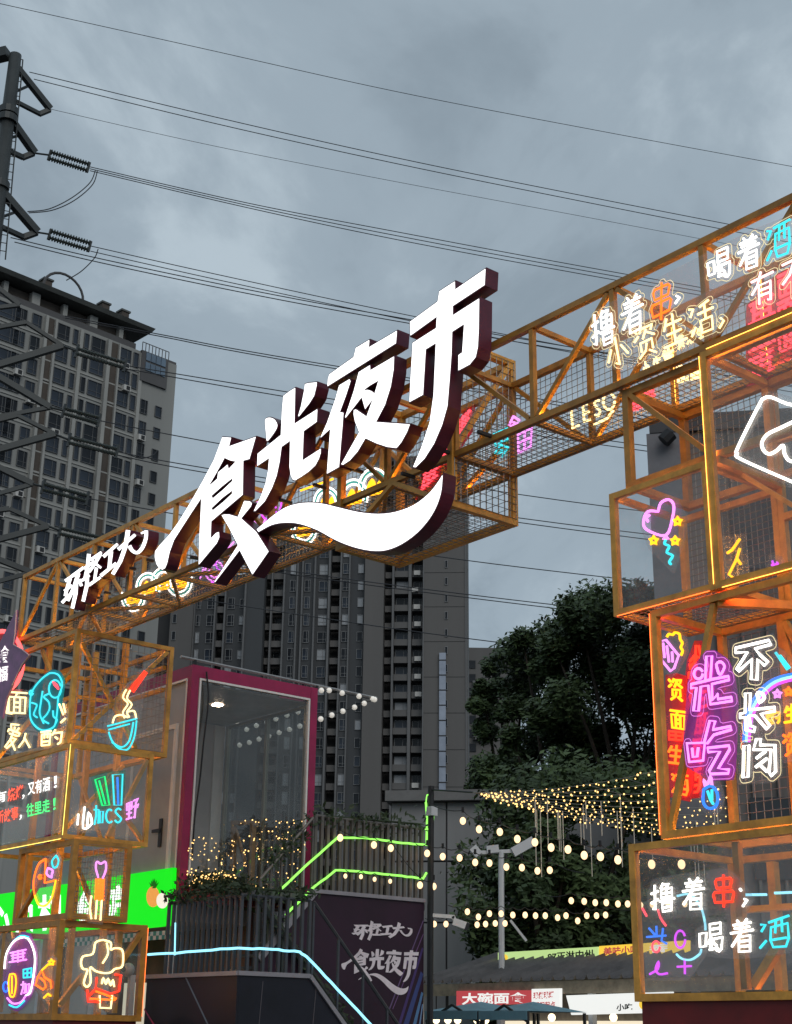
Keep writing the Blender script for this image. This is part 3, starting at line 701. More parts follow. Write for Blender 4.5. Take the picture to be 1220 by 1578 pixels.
def neon(name, label, groups, plane, r=0.011, board=True, group='neon signs on the gate', edge=0, bmat=None, edgem=None):
    """groups: (part name, colour, strokes in pixels); plane: ('b', offset) or ('a', offset)"""
    kind, val = plane
    f = (lambda x, y: onB(x, y, val)) if kind == 'b' else (lambda x, y: onA(x, y, val))
    push = -D2 if kind == 'b' else D1
    k = 0 if kind == 'b' else 1
    allp = []; built = []; hulls = []; segs = []
    for gr in groups:
        pn, c, strokes = gr[:3]; rg = gr[3] if len(gr) > 3 else r; mb = MB(); gp = []
        for st in strokes:
            pts = [f(*p) for p in st]
            closed = len(pts) > 3 and (pts[0] - pts[-1]).length < 1e-5
            if closed: pts = pts[:-1]
            mb.tube(pts, rg, 6, closed)
            pp_ = [(AZc(p)[k], p.z) for p in pts]; gp += pp_; segs += [(pp_[q], pp_[q + 1]) for q in range(len(pp_) - 1)]
        allp += gp; built.append((pn, c, mb)); hulls.append((c, gp))
    xs = [p[0] for p in allp]; zs = [p[1] for p in allp]
    base = W((min(xs) + max(xs)) / 2, val, min(zs)) if kind == 'b' else W(val, (min(xs) + max(xs)) / 2, min(zs))
    t = thing(name, label, 'neon sign', base, group)
    for pn, c, mb in built: mb.obj(pn, NE[c], t, smooth=True)
    if board:
        h = hull(allp); h = inset(h, -0.045)
        f3 = (lambda x, y, d: W(x, val + d, y)) if kind == 'b' else (lambda x, y, d: W(val - d, x, y))
        MB().prism([h], f3, r + 0.002, r + 0.007).obj('acrylic_board', bmat or ACRYL, t)
        if edge:                               # edge-lit contour of each cut-out character
            for hh in contours(segs, edge):
                if abs(area(hh)) > 0.02: MB().tube([f3(x, y, r) for x, y in hh], 0.003, 4, True).obj('lit_board_edge', edgem, t)
    return t
nc = lambda c, rows: [('neon_character', c if not isinstance(c, dict) else c.get(ch, 'white'), st) for ch, st in rows]

EDGEC = glow('edge_cream', (1, 0.86, 0.5), 0.85); EDGEM = glow('edge_magenta', (0.9, 0.25, 0.9), 0.8)
# beam text
neon('neon_text_sign', 'handwritten white neon line 撸着串，喝着酒 along the beam, with orange 串 and cyan 酒',
     nc({'串': 'orange', '酒': 'cyan'}, row('撸着串', (905, 487), (1042, 425), (1040, 482), (910, 545), 0.18)) + [('neon_character', 'white', [[(1042, 456), (1047, 458), (1040, 468)]])]
     + nc({'酒': 'cyan'}, row('喝着酒', (1083, 395), (1222, 333), (1222, 390), (1087, 440), 0.2)), ('b', -0.055), 0.0095, edge=0.034, edgem=EDGEC)
neon('neon_text_sign', 'handwritten cream neon line 小资生活 under the white line on the beam, ending in pinkish 有不',
     nc('cream', row('小资生活', (925, 528), (1100, 456), (1106, 506), (934, 575), 0.14)) + [('neon_character', 'cream', [[(1110, 490), (1115, 494), (1108, 506)]])]
     + [('neon_character', 'blush', st) for ch, st in row('有不', (1150, 428), (1246, 383), (1246, 448), (1152, 474), 0.2)], ('b', -0.062), 0.0095, edge=0.034, edgem=EDGEC)
neon('neon_text_sign', 'cream neon lettering LESS on the rear mesh, seen through the beam',
     [('neon_letter', 'cream', [[(880, 632), (882, 660), (892, 655)], [(905, 622), (898, 624), (900, 650), (910, 646)], [(900, 637), (908, 634)]]),
      ('neon_letter', 'cream', chq('S', ((914, 618), (924, 613), (926, 640), (916, 645)))), ('neon_letter', 'cream', [circ(938, 618, 9, 13, 14)]), ('neon_letter', 'cream', [[(915, 655), (935, 645), (945, 632)]])], ('b', BD - 0.03), 0.012)
neon('neon_text_sign', 'cream neon characters with a rounded 配 on the rear mesh beside the tall glass box',
     nc('cream', row('配面', (1040, 565), (1082, 552), (1082, 582), (1042, 592), 0.2)) + [('neon_character', 'cream', chq('三' if '三' in CH else '生', ((1018, 540), (1040, 532), (1042, 556), (1020, 562))))], ('b', BD - 0.03), 0.012)
neon('neon_text_sign', 'vertical pinkish red neon lettering on the rear mesh at the far right',
     [('neon_character', 'pink', chq('串红', ((1150, 470 + i * 42), (1196, 448 + i * 42), (1196, 486 + i * 42), (1152, 506 + i * 42)))) for i in range(3)] + [('neon_character', 'pink', chq('面', ((1196, 425 + i * 42), (1232, 408 + i * 42), (1232, 446 + i * 42), (1198, 462 + i * 42)))) for i in range(3)], ('b', BD - 0.03), 0.014, bmat=clear('red_film', haze=0.75, hcol=(0.9, 0.10, 0.13)))
neon('neon_text_sign', 'short vertical pinkish red neon lettering above the heart box, on the rear mesh',
     [('neon_character', 'pink', chq('串红', ((972 + i * 18, 610 + i * -16), (996 + i * 16, 600 - i * 16), (994 + i * 16, 628 - i * 16), (970 + i * 18, 636 - i * 16)))) for i in range(2)], ('b', BD - 0.03), 0.012)
neon('neon_text_sign', 'red neon lettering slanting behind the end of the wave stroke',
     [('neon_character', 'pink', chq('串红', ((700 - i * 24, 655 + i * 34), (728 - i * 24, 625 + i * 34), (722 - i * 24, 668 + i * 34), (690 - i * 24, 696 + i * 34)))) for i in range(3)], ('b', BD - 0.03), 0.015, bmat=clear('red_film', haze=0.75, hcol=(0.9, 0.10, 0.13)))
neon('neon_text_sign', 'small neon sign of cyan and magenta characters right of the hung sign box',
     [('neon_character', 'cyan', chq('田', ((758, 668), (784, 657), (785, 678), (760, 690)))), ('neon_character', 'cyan', chq('今', ((760, 690), (785, 680), (786, 700), (762, 708)))),
      ('neon_character', 'magenta', chq('田', ((795, 668), (822, 655), (820, 690), (796, 702)))), ('neon_character', 'magenta', chq('今', ((782, 645), (800, 636), (802, 660), (784, 668))))], ('b', BD - 0.03), 0.012)
neon('neon_text_sign', 'row of cream neon characters low on the rear mesh between LESS and the tall box',
     nc('cream', row('小生有', (985, 560), (1036, 538), (1040, 560), (990, 584), 0.2)), ('b', BD - 0.035), 0.009)
neon('neon_text_sign', 'second cream neon row on the rear mesh under the line ending in the comma',
     nc('cream', row('资活生', (1040, 520), (1086, 500), (1088, 518), (1042, 540), 0.2)), ('b', BD - 0.035), 0.009)
# scallop neons behind the beam
def scallop(cx, cy, r, ang=0):
    g = []
    for c, k in (('white', 1.0), ('teal', 0.86), ('white', 0.72)):
        g.append(('neon_arc', c, [[(cx + x, cy + y) for x, y in circ(0, 0, r * k * 0.82, r * k, 16, ang - 200, ang + 20)]]))
    g.append(('neon_fill', 'yellow', [[(cx + x, cy + y) for x, y in sm([(-.4 * r, .3 * r), (-.1 * r, -.35 * r), (.1 * r, .2 * r), (.35 * r, -.3 * r), (.4 * r, .25 * r)], False, 3)],
              [(cx - .4 * r, cy + .42 * r), (cx + .4 * r, cy + .3 * r)], [(cx - .35 * r, cy + .1 * r), (cx + .35 * r, cy - .05 * r)]], 0.022))
    return g
sc_spots = [(205, 920, 22, 180, 'lowest scallop neon left of the wave'), (228, 905, 22, 0, 'scallop neon beside the lowest one'), (252, 898, 23, 10, 'scallop neon left of the character 食 foot'), (276, 895, 24, 185, 'scallop neon under the sweep of 食'),
            (468, 815, 24, 185, 'scallop neon below the start of the wave'), (503, 775, 24, 0, 'scallop neon peeping over the wave'), (545, 765, 26, 0, 'scallop neon over the middle of the wave'), (576, 750, 28, -30, 'largest scallop neon right of the wave middle')]
for x, y, r_, an, lb in sc_spots:
    neon('scallop_neon', 'white and yellow ' + lb, scallop(x, y, r_, an), ('b', BD - 0.03), 0.011, group='scallop neons behind the beam')
for x, y, lb in ((330, 880, 'purple curly neon below the foot of 食'), (400, 800, 'purple curly neon behind the tail of 光')):
    neon('curl_neon', lb, [('neon_curl', 'magenta', [circ(x, y, 14, 16, 16), circ(x, y, 8, 10, 12, 0, 300), sm([(x - 22, y + 12), (x - 8, y - 24), (x + 12, y - 26), (x + 30, y - 45)], False, 3)]),
                           ('neon_curl', 'purple', [circ(x + 14, y - 12, 12, 13, 14), sm([(x - 5, y + 18), (x + 15, y + 10), (x + 30, y - 12), (x + 34, y - 30)], False, 3)])], ('b', BD - 0.03), 0.011, group='curly purple neons behind the beam')
neon('tube_neon', 'straight yellow neon bar slanting behind 光 and 夜', [('neon_tube', 'yellow', [[(463, 756), (513, 738)]])], ('b', BD - 0.05), 0.012, board=False)

# tall glass box and heart box
s8 = 220 / 1157
neon('outline_neon', 'white neon rounded square outline behind the tall glass', [('neon_outline', 'white', [crop(1000, 480, s8, sm([(1240, 770), (1110, 745), (990, 695), (930, 705), (890, 760), (720, 1100), (715, 1150), (750, 1200), (1240, 1415)], False, 4))]),
     ('neon_outline', 'white', [crop(1000, 480, s8, sm([(1240, 860), (1060, 945), (960, 995), (915, 1060), (925, 1120), (970, 1155), (1030, 1130), (1085, 1085), (1100, 1160), (1150, 1215), (1250, 1200)], False, 4))])], ('b', -0.06), 0.012)
s9 = 320 / 1220
hp = lambda pts: crop(900, 560, s9, pts)
star = lambda x, y, r_: [(x + (r_ if i % 2 == 0 else r_ * .5) * sin(i * pi / 5), y - (r_ if i % 2 == 0 else r_ * .5) * cos(i * pi / 5)) for i in range(11)]
neon('heart_neon', 'magenta neon heart balloon with yellow stars on the heart box glass', [
    ('neon_heart', 'magenta', [hp(sm([(435, 870), (375, 870), (350, 920), (365, 975), (480, 1010), (520, 900), (525, 830), (495, 800), (450, 820), (435, 870)], False, 4)), hp(sm([(375, 930), (365, 905), (385, 890)], False, 3))]),
    ('neon_knot', 'magenta', [hp([(480, 1010), (465, 1030), (495, 1028), (480, 1010)])]),
    ('neon_star', 'yellow', [hp(star(548, 928, 26))]), ('neon_star', 'yellow', [hp(star(408, 1040, 26))]), ('neon_star', 'yellow', [hp(star(534, 1042, 26))]),
    ('neon_string', 'cyan', [hp(sm([(480, 1035), (472, 1060), (500, 1075), (485, 1110), (520, 1130), (500, 1165), (510, 1180)], False, 3))])], ('b', -0.065), 0.011)
neon('bamboo_neon', 'yellow and green neon twig figure beside the corner of the tall glass box', [
    ('neon_line', 'yellow', [hp([(915, 1030), (870, 1095), (840, 1115)]), hp([(915, 1085), (895, 1150), (850, 1240), (890, 1270)]), hp([(900, 1150), (920, 1180)]), hp([(765, 1230), (745, 1265), (770, 1295)])]),
    ('neon_line', 'green', [hp([(760, 1055), (742, 1085), (762, 1105)]), hp([(885, 1262), (935, 1258)])])], ('b', 0.10), 0.011)
neon('pixel_neon', 'tiny magenta neon scribble in the lower corner of the tall glass box', [('neon_line', 'purple', [hp([(1105, 1160), (1120, 1200), (1135, 1165)]), hp([(1100, 1185), (1140, 1178)])])], ('b', 0.10), 0.009)
# box with the two vertical lines
s7 = 260 / 1140
bp_ = lambda pts: crop(960, 920, s7, pts)
neon('neon_text_sign', 'outlined magenta neon characters 光吃 one above the other', [
    ('neon_character', 'magenta', [bp_(circ(508, 518, 30, 36, 14)), bp_([(562, 400), (600, 398), (590, 558), (555, 560), (562, 400)]), bp_(sm([(645, 515), (630, 455), (660, 438), (685, 470), (660, 522), (645, 515)], False, 3)),
        bp_([(458, 590), (560, 566), (600, 556), (712, 535), (716, 560), (600, 588), (602, 698), (640, 655), (640, 690), (732, 676), (736, 702), (590, 725), (575, 598), (525, 605), (510, 770), (475, 770), (495, 612), (458, 616), (458, 590)])]),
    ('neon_character', 'magenta', [bp_([(430, 988), (446, 1115), (540, 1105), (552, 985), (430, 988)]), bp_([(466, 1020), (472, 1082), (500, 1078), (508, 1015)]), bp_([(545, 992), (585, 835), (622, 840), (606, 897), (726, 874), (732, 896), (612, 932), (570, 988), (545, 992)]),
        bp_([(570, 1020), (716, 1004), (720, 1030), (642, 1160), (716, 1166), (710, 1192), (590, 1196), (580, 1176), (655, 1042), (575, 1048), (570, 1020)])])], ('b', -0.02), 0.0105, edge=0.036, edgem=EDGEM, bmat=clear('purple_film', haze=0.5, hcol=(0.75, 0.12, 0.85)))
neon('neon_text_sign', 'outlined white neon characters 不长肉 one above the other', [
    ('neon_character', 'white', [bp_([(760, 345), (985, 292), (1000, 320), (890, 350), (930, 395), (978, 440), (955, 462), (910, 420), (905, 560), (865, 556), (870, 420), (780, 502), (765, 490), (840, 372), (760, 376), (760, 345)])]),
    ('neon_character', 'white', [bp_([(825, 650), (860, 650), (855, 762), (1025, 745), (1026, 770), (930, 790), (992, 870), (970, 892), (890, 802), (850, 802), (860, 870), (890, 880), (885, 910), (830, 900), (825, 812), (790, 816), (790, 790), (825, 780), (825, 650)]), bp_(sm([(922, 715), (905, 655), (930, 645), (955, 680), (922, 715)], False, 3))]),
    ('neon_character', 'white', [bp_([(815, 1005), (850, 1000), (845, 1215), (810, 1222), (815, 1005)]), bp_([(880, 1032), (900, 960), (930, 960), (925, 1000), (1026, 1000), (1030, 1180), (1000, 1208), (985, 1182), (1000, 1032), (880, 1032)]), bp_([(900, 1090), (962, 1042)]), bp_([(895, 1150), (972, 1090)]), bp_([(930, 1140), (972, 1180)])])], ('b', -0.028), 0.0105, edge=0.036, edgem=EDGEC)
neon('fries_neon', 'purple and yellow neon carton of fries at the top of the red-lit post', [
    ('neon_carton', 'magenta', [bp_([(250, 300), (262, 430), (320, 500), (345, 480), (375, 395), (290, 290), (250, 300)]), bp_([(270, 310), (280, 410)]), bp_([(295, 330), (310, 440)]), bp_([(330, 370), (335, 440)])]),
    ('neon_fries', 'yellow', [bp_(sm([(295, 270), (310, 250), (335, 255), (350, 240), (380, 250), (385, 285), (400, 310), (390, 340), (402, 365), (390, 395)], False, 3))])], ('b', 0.62), 0.011)
neon('neon_text_sign', 'narrow column of orange and yellow neon characters along the red-lit post', [
    ('neon_character', 'yellow', chq('资', ((1028, 1044), (1053, 1046), (1055, 1082), (1030, 1078)))), ('neon_character', 'yellow', chq('面', ((1031, 1092), (1057, 1096), (1057, 1126), (1033, 1122)))),
    ('neon_character', 'red', chq('田', ((1028, 1125), (1055, 1128), (1054, 1142), (1028, 1140)))), ('neon_character', 'orange', chq('生', ((1027, 1145), (1057, 1150), (1053, 1180), (1027, 1176)))), ('neon_character', 'orange', chq('酒', ((1034, 1190), (1060, 1194), (1060, 1228), (1036, 1222))))], ('b', 0.64), 0.011, bmat=clear('red_film', haze=0.75, hcol=(0.9, 0.10, 0.13)))
neon('neon_text_sign', 'red neon characters glowing behind the magenta 光吃', [('neon_character', 'red', [bp_([(492, 330), (510, 330), (530, 430), (505, 400), (465, 470), (490, 400), (492, 330)])]), ('neon_character', 'red', chq('串红', ((1068, 1100), (1092, 1096), (1090, 1130), (1066, 1134)))),
    ('neon_character', 'red', chq('爱', ((1060, 1010), (1075, 1008), (1074, 1090), (1060, 1095)))), ('neon_character', 'pink', chq('活', ((1070, 1020), (1094, 1014), (1092, 1050), (1068, 1056)))), ('neon_character', 'red', chq('生', ((1066, 1060), (1092, 1054), (1090, 1090), (1064, 1096)))), ('neon_character', 'red', chq('资', ((1058, 1140), (1086, 1134), (1084, 1176), (1056, 1182)))), ('neon_character', 'red', chq('酒', ((1050, 1186), (1080, 1182), (1078, 1222), (1048, 1226))))], ('b', 0.70), 0.011, bmat=clear('red_film', haze=0.75, hcol=(0.9, 0.10, 0.13)))
neon('popsicle_neon', 'blue and pink neon popsicle hand under the magenta 吃', [('neon_outline', 'blue', [bp_(sm([(545, 1300), (540, 1380), (570, 1425), (620, 1420), (640, 1370), (630, 1310), (590, 1275), (545, 1300)], False, 3))]),
    ('neon_line', 'cyan', [bp_([(570, 1310), (590, 1370), (610, 1400)]), bp_([(600, 1300), (600, 1370)])]), ('neon_line', 'magenta', [bp_(sm([(555, 1280), (545, 1235), (570, 1270), (590, 1210), (600, 1270)], False, 3))])], ('b', -0.025), 0.0105)
neon('rainbow_neon', 'curved purple and blue neon band with stars at the right frame edge', [('neon_arc', 'purple', [bp_(sm([(850, 980), (870, 820), (940, 680), (1040, 590), (1180, 550)], False, 4))]), ('neon_arc', 'blue', [bp_(sm([(815, 980), (830, 810), (910, 650), (1020, 555), (1180, 515)], False, 4))]),
    ('neon_arc', 'ice', [bp_(sm([(832, 980), (850, 815), (925, 665), (1030, 572), (1180, 532)], False, 4))]),
    ('neon_star', 'magenta', [bp_(star(1042, 655, 28))]), ('neon_star', 'orange', [bp_(star(1118, 640, 28))]), ('neon_line', 'cyan', [bp_([(1030, 375), (1110, 490)]), bp_([(1060, 395), (1125, 480)])])], ('b', 0.5), 0.011)
neon('neon_text_sign', 'yellow and orange neon characters behind the white 长肉', [('neon_character', 'yellow', chq('酌', ((1180, 1095), (1202, 1092), (1202, 1115), (1182, 1118)))), ('neon_character', 'yellow', chq('生', ((1206, 1086), (1232, 1082), (1232, 1112), (1208, 1115)))),
    ('neon_character', 'orange', chq('资', ((1204, 1130), (1236, 1126), (1236, 1162), (1206, 1166))))], ('b', 0.55), 0.0105)
# lower glass box
s6 = 280 / 1220
lp = lambda pts: crop(940, 1250, s6, pts)
neon('neon_text_sign', 'white neon line 撸着串 with red 串 on the lowest glass box', nc({'串': 'red'}, [(c, [lp(s_) for s_ in st]) for c, st in
     [('撸', chq('撸', ((270, 490), (440, 465), (440, 670), (275, 700)))), ('着', chq('着', ((480, 460), (640, 440), (640, 660), (475, 670)))), ('串', chq('串', ((680, 435), (840, 420), (845, 640), (680, 650))))]])
     + [('neon_character', 'white', [lp([(870, 520), (880, 535)]), lp([(900, 590), (920, 595), (890, 640)])])], ('b', -0.065), 0.0085)
neon('neon_text_sign', 'white neon line 喝着酒 with cyan 酒 on the lowest glass box', nc({'酒': 'cyan'}, [(c, [lp(s_) for s_ in st]) for c, st in
     [('喝', chq('喝', ((595, 760), (760, 735), (765, 940), (595, 975)))), ('着', chq('着', ((800, 740), (970, 715), (970, 945), (800, 955)))), ('酒', chq('酒', ((1005, 745), (1200, 690), (1205, 920), (1005, 930))))]]), ('b', -0.065), 0.0085)
neon('lamp_neon', 'faint blue and pink neon drawing inside the lowest glass box', [('neon_line', 'blue', [lp([(245, 845), (375, 835)]), lp([(260, 785), (300, 830)]), lp([(310, 770), (312, 830)]), lp([(355, 785), (345, 870), (380, 890)])]),
    ('neon_line', 'pink', [lp(sm([(215, 650), (245, 705)], False)), lp(sm([(320, 660), (340, 720), (375, 770)], False, 3)), lp(circ(308, 910, 26, 36, 14))]), ('neon_line', 'purple', [lp(circ(470, 860, 34, 58, 16)), lp(sm([(265, 1095), (320, 1060), (325, 1010), (305, 1060), (330, 1095), (385, 1088)], False, 3)), lp([(450, 1045), (545, 1040)]), lp([(500, 990), (502, 1095)])]),
    ('neon_line', 'ice', [lp(sm([(450, 570), (540, 560), (610, 650), (635, 740), (640, 800)], False, 4)), lp(sm([(445, 960), (480, 990), (540, 998), (600, 960), (612, 925)], False, 4))])], ('b', 0.9), 0.009)
neon('strip_neon', 'cyan neon strip at the back of the lowest glass box', [('neon_strip', 'ice', [lp([(890, 562), (1050, 560)]), lp([(1105, 550), (1230, 545)])]), ('neon_strip', 'ice', [lp([(1075, 190), (1230, 180)])])], ('b', 1.05), 0.011, board=False)

# left tower
s10 = 130 / 855
op = lambda pts: crop(0, 940, s10, pts)
neon('squid_neon', 'cyan neon sea creature with swirling arms on the upper left box', [('neon_outline', 'cyan', [op(sm([(500, 640), (430, 690), (350, 780), (310, 870), (300, 1000), (310, 1110), (370, 1190), (440, 1220), (520, 1200), (560, 1150), (580, 1000), (590, 880), (630, 760), (600, 670), (550, 640), (500, 640)], False, 3)),
      op(circ(555, 800, 62, 90, 18)), op(sm([(430, 820), (410, 950), (400, 1050), (440, 1150)], False, 3)), op(sm([(490, 850), (440, 880), (490, 930), (500, 1000), (470, 1060), (430, 1110), (490, 1150)], False, 3)),
      op(sm([(320, 940), (370, 960), (360, 1000), (340, 1060), (375, 1090)], False, 3)), op(sm([(535, 1020), (540, 1080), (575, 1110), (560, 1150)], False, 3)), op(circ(315, 840, 18, 24, 12))]), ('neon_eye', 'pink', [op([(535, 730), (575, 760), (590, 800), (550, 760), (535, 730)])])], ('b', -0.05), 0.012, bmat=clear('cyan_film', haze=0.75, hcol=(0.02, 0.55, 0.65)))
neon('neon_text_sign', 'cream neon character left of the cyan sea creature', nc('cream', [('面', [op(s_) for s_ in chq('面', ((70, 810), (280, 830), (275, 1060), (60, 1050)))])]) + [('neon_character', 'cream', [op([(75, 860), (65, 1045), (120, 1050)])])], ('b', -0.05), 0.013)
neon('neon_text_sign', 'row of cream neon characters below the cyan sea creature', nc('cream', [('爱', [op(s_) for s_ in chq('爱', ((90, 1110), (230, 1180), (160, 1430), (40, 1400)))]), ('人', [op(s_) for s_ in chq('人', ((180, 1240), (340, 1240), (310, 1400), (180, 1400)))]),
     ('酌', [op(s_) for s_ in chq('酌', ((410, 1220), (640, 1200), (635, 1360), (400, 1390)))])]) + [('neon_character', 'cream', [op([(600, 955), (640, 1060)]), op([(640, 950), (660, 1040)]), op([(660, 1100), (615, 1140)])])], ('b', -0.05), 0.013)
s11 = 300 / 1220
np_ = lambda pts: crop(0, 1060, s11, pts)
neon('bowl_neon', 'cyan neon bowl with cream noodles and red chopsticks', [('neon_bowl', 'cyan', [np_([(672, 240), (858, 192)]), np_([(680, 262), (812, 226)]), np_(sm([(680, 275), (700, 330), (745, 380), (800, 385), (840, 310), (855, 205)], False, 4)), np_(sm([(700, 340), (760, 372), (810, 330), (835, 215)], False, 3))]),
    ('neon_noodles', 'cream', [np_(sm([(790, 10), (770, 60), (800, 100), (770, 150), (780, 190)], False, 4)), np_(sm([(815, 15), (795, 65), (825, 105), (795, 150), (810, 185)], False, 4)), np_(sm([(705, 220), (720, 180), (760, 170), (800, 185)], False, 4)), np_(sm([(800, 150), (840, 145), (852, 190)], False, 3))]),
    ('neon_chopstick', 'red', [crop(0, 840, s11, [(815, 905), (905, 790), (918, 800), (835, 920), (815, 905)]), crop(0, 840, s11, [(835, 905), (912, 795)])])], ('a', -9.07), 0.012)
neon('strips_neon', 'slanting green and cyan neon strips on the glass left box', [('neon_strip', 'green', [np_([(595, 575), (655, 555), (685, 735), (640, 738), (595, 575)]), np_([(620, 580), (660, 730)])]), ('neon_strip', 'cyan', [np_([(705, 545), (768, 540), (760, 735), (715, 735), (705, 545)])]),
    ('neon_strip', 'blue', [np_([(735, 560), (740, 730)])])], ('a', -8.93), 0.012, bmat=clear('teal_film', haze=0.3, hcol=(0.02, 0.5, 0.4)))
neon('neon_text_sign', 'cyan and magenta neon lettering CS under the green strips', [('neon_character', 'white', [np_([(490, 790), (485, 860)]), np_(sm([(530, 745), (520, 880), (575, 850), (555, 780), (545, 880)], False, 3))]), ('neon_character', 'cyan', [np_(s_) for s_ in chq('加', ((585, 730), (650, 740), (645, 860), (590, 865)))]),
    ('neon_letter', 'cyan', [np_(s_) for s_ in chq('C', ((655, 760), (710, 755), (712, 850), (655, 850)))]), ('neon_letter', 'cyan', [np_(s_) for s_ in chq('S', ((715, 755), (765, 750), (765, 850), (712, 845)))]), ('neon_character', 'magenta', [np_(s_) for s_ in chq('野', ((790, 720), (875, 680), (860, 820), (790, 830)))])], ('a', -8.93), 0.012)
s12 = 260 / 1220
kp = lambda pts: crop(0, 1280, s12, pts)
neon('pizza_neon', 'orange and yellow neon pizza slice face with cyan drop', [('neon_outline', 'orange', [kp(sm([(330, 205), (280, 240), (250, 320), (240, 400), (250, 470)], False, 4) + []), kp([(330, 205), (322, 378), (402, 358)]), kp(circ(288, 335, 10, 14, 10))]),
    ('neon_outline', 'yellow', [kp(sm([(250, 470), (280, 535), (330, 540), (375, 480), (402, 358)], False, 4))]), ('neon_drop', 'cyan', [kp(sm([(405, 180), (375, 220), (385, 265), (410, 260), (422, 215), (405, 180)], False, 3))]), ('neon_tongue', 'magenta', [kp(sm([(345, 270), (335, 310), (365, 335), (380, 290), (345, 270)], False, 3)), kp([(375, 300), (370, 345)])])], ('b', 0.0), 0.012)
neon('cone_neon', 'magenta neon heart on an orange cross-hatched cone', [('neon_heart', 'magenta', [kp(sm([(710, 340), (692, 270), (700, 225), (728, 240), (760, 225), (765, 280), (742, 345)], False, 4))]), ('neon_cone', 'orange', [kp([(695, 350), (752, 350), (740, 500), (690, 500), (695, 350)])] + [kp([(692, 370 + i * 25), (750, 375 + i * 25)]) for i in range(6)] + [kp([(706 + i * 16, 350), (704 + i * 14, 500)]) for i in range(3)]),
    ('neon_cream', 'cream', [kp(sm([(660, 470), (650, 560), (660, 640)], False, 3)), kp([(700, 500), (690, 640)]), kp([(735, 500), (725, 650)])])], ('a', -8.76), 0.012)
neon('round_neon', 'round neon badge in magenta, white and cyan on the lowest left box', [('neon_ring', 'white', [kp(sm([(30, 1000), (45, 890), (100, 800), (170, 770), (215, 800), (250, 900), (245, 1020), (220, 1160), (190, 1190)], False, 4))]), ('neon_ring', 'cyan', [kp(sm([(95, 800), (150, 760), (205, 770)], False, 3)), kp(sm([(65, 1260), (120, 1278), (175, 1230)], False, 3))]), ('neon_ring', 'magenta', [kp(sm([(50, 1210), (90, 1250), (150, 1240), (185, 1190)], False, 3))]),
    ('neon_character', 'magenta', [kp(s_) for s_ in chq('串红', ((60, 880), (200, 850), (195, 945), (60, 960)))]), ('neon_bottle', 'yellow', [kp(sm([(70, 1040), (60, 1100), (70, 1190), (100, 1195), (115, 1100), (105, 1040), (70, 1040)], False, 3)), kp([(85, 1050), (85, 1180)])]), ('neon_character', 'cyan', [kp(s_) for s_ in chq('田', ((160, 1000), (235, 985), (232, 1065), (160, 1070)))]),
    ('neon_character', 'magenta', [kp(s_) for s_ in chq('加', ((150, 1090), (215, 1080), (210, 1180), (150, 1190)))]), ('neon_drop', 'blue', [kp(circ(40, 1130, 18, 36, 12))])], ('b', -0.045), 0.011, bmat=clear('purple_film', haze=0.22, hcol=(0.7, 0.15, 0.8)))
neon('arrow_neon', 'orange neon arrow with yellow star beside the round badge', [('neon_arrow', 'orange', [kp([(270, 1060), (300, 1010), (320, 1060), (365, 1090), (370, 1140)]), kp([(270, 1060), (255, 1115), (310, 1150), (330, 1130), (320, 1090), (290, 1065)])]), ('neon_star', 'yellow', [kp(star(370, 952, 22)), kp([(300, 1010), (350, 965)]), kp([(315, 1210), (345, 1180), (365, 1195)])])], ('b', -0.045), 0.011)
neon('mushroom_neon', 'cream neon cloud outline over a red cup on the lowest left box', [('neon_cloud', 'cream', [kp(sm([(745, 790), (690, 810), (670, 890), (600, 910), (585, 960), (600, 1000), (630, 1010), (605, 1100), (630, 1130), (655, 1090), (650, 990), (690, 1015), (750, 1030), (800, 1025), (830, 1000), (880, 985), (890, 920), (880, 860), (830, 850), (800, 860), (800, 810), (745, 790)], False, 4)), kp(sm([(770, 810), (780, 890), (740, 960)], False, 3))]),
    ('neon_cup', 'red', [kp([(700, 1060), (690, 1140), (800, 1180), (860, 1160), (875, 1045), (830, 1040)]), kp([(630, 1150), (635, 1235), (730, 1240)]), kp([(640, 1200), (690, 1145)])]), ('neon_foam', 'cream', [kp(sm([(735, 1110), (745, 1065), (765, 1110), (780, 1070), (800, 1120), (815, 1080), (825, 1130)], False, 3)), kp([(720, 1190), (722, 1280), (800, 1285), (810, 1190)])]), ('neon_line', 'orange', [kp([(690, 1160), (840, 1215)]), kp([(650, 1215), (830, 1225)])])], ('a', -8.84), 0.012)
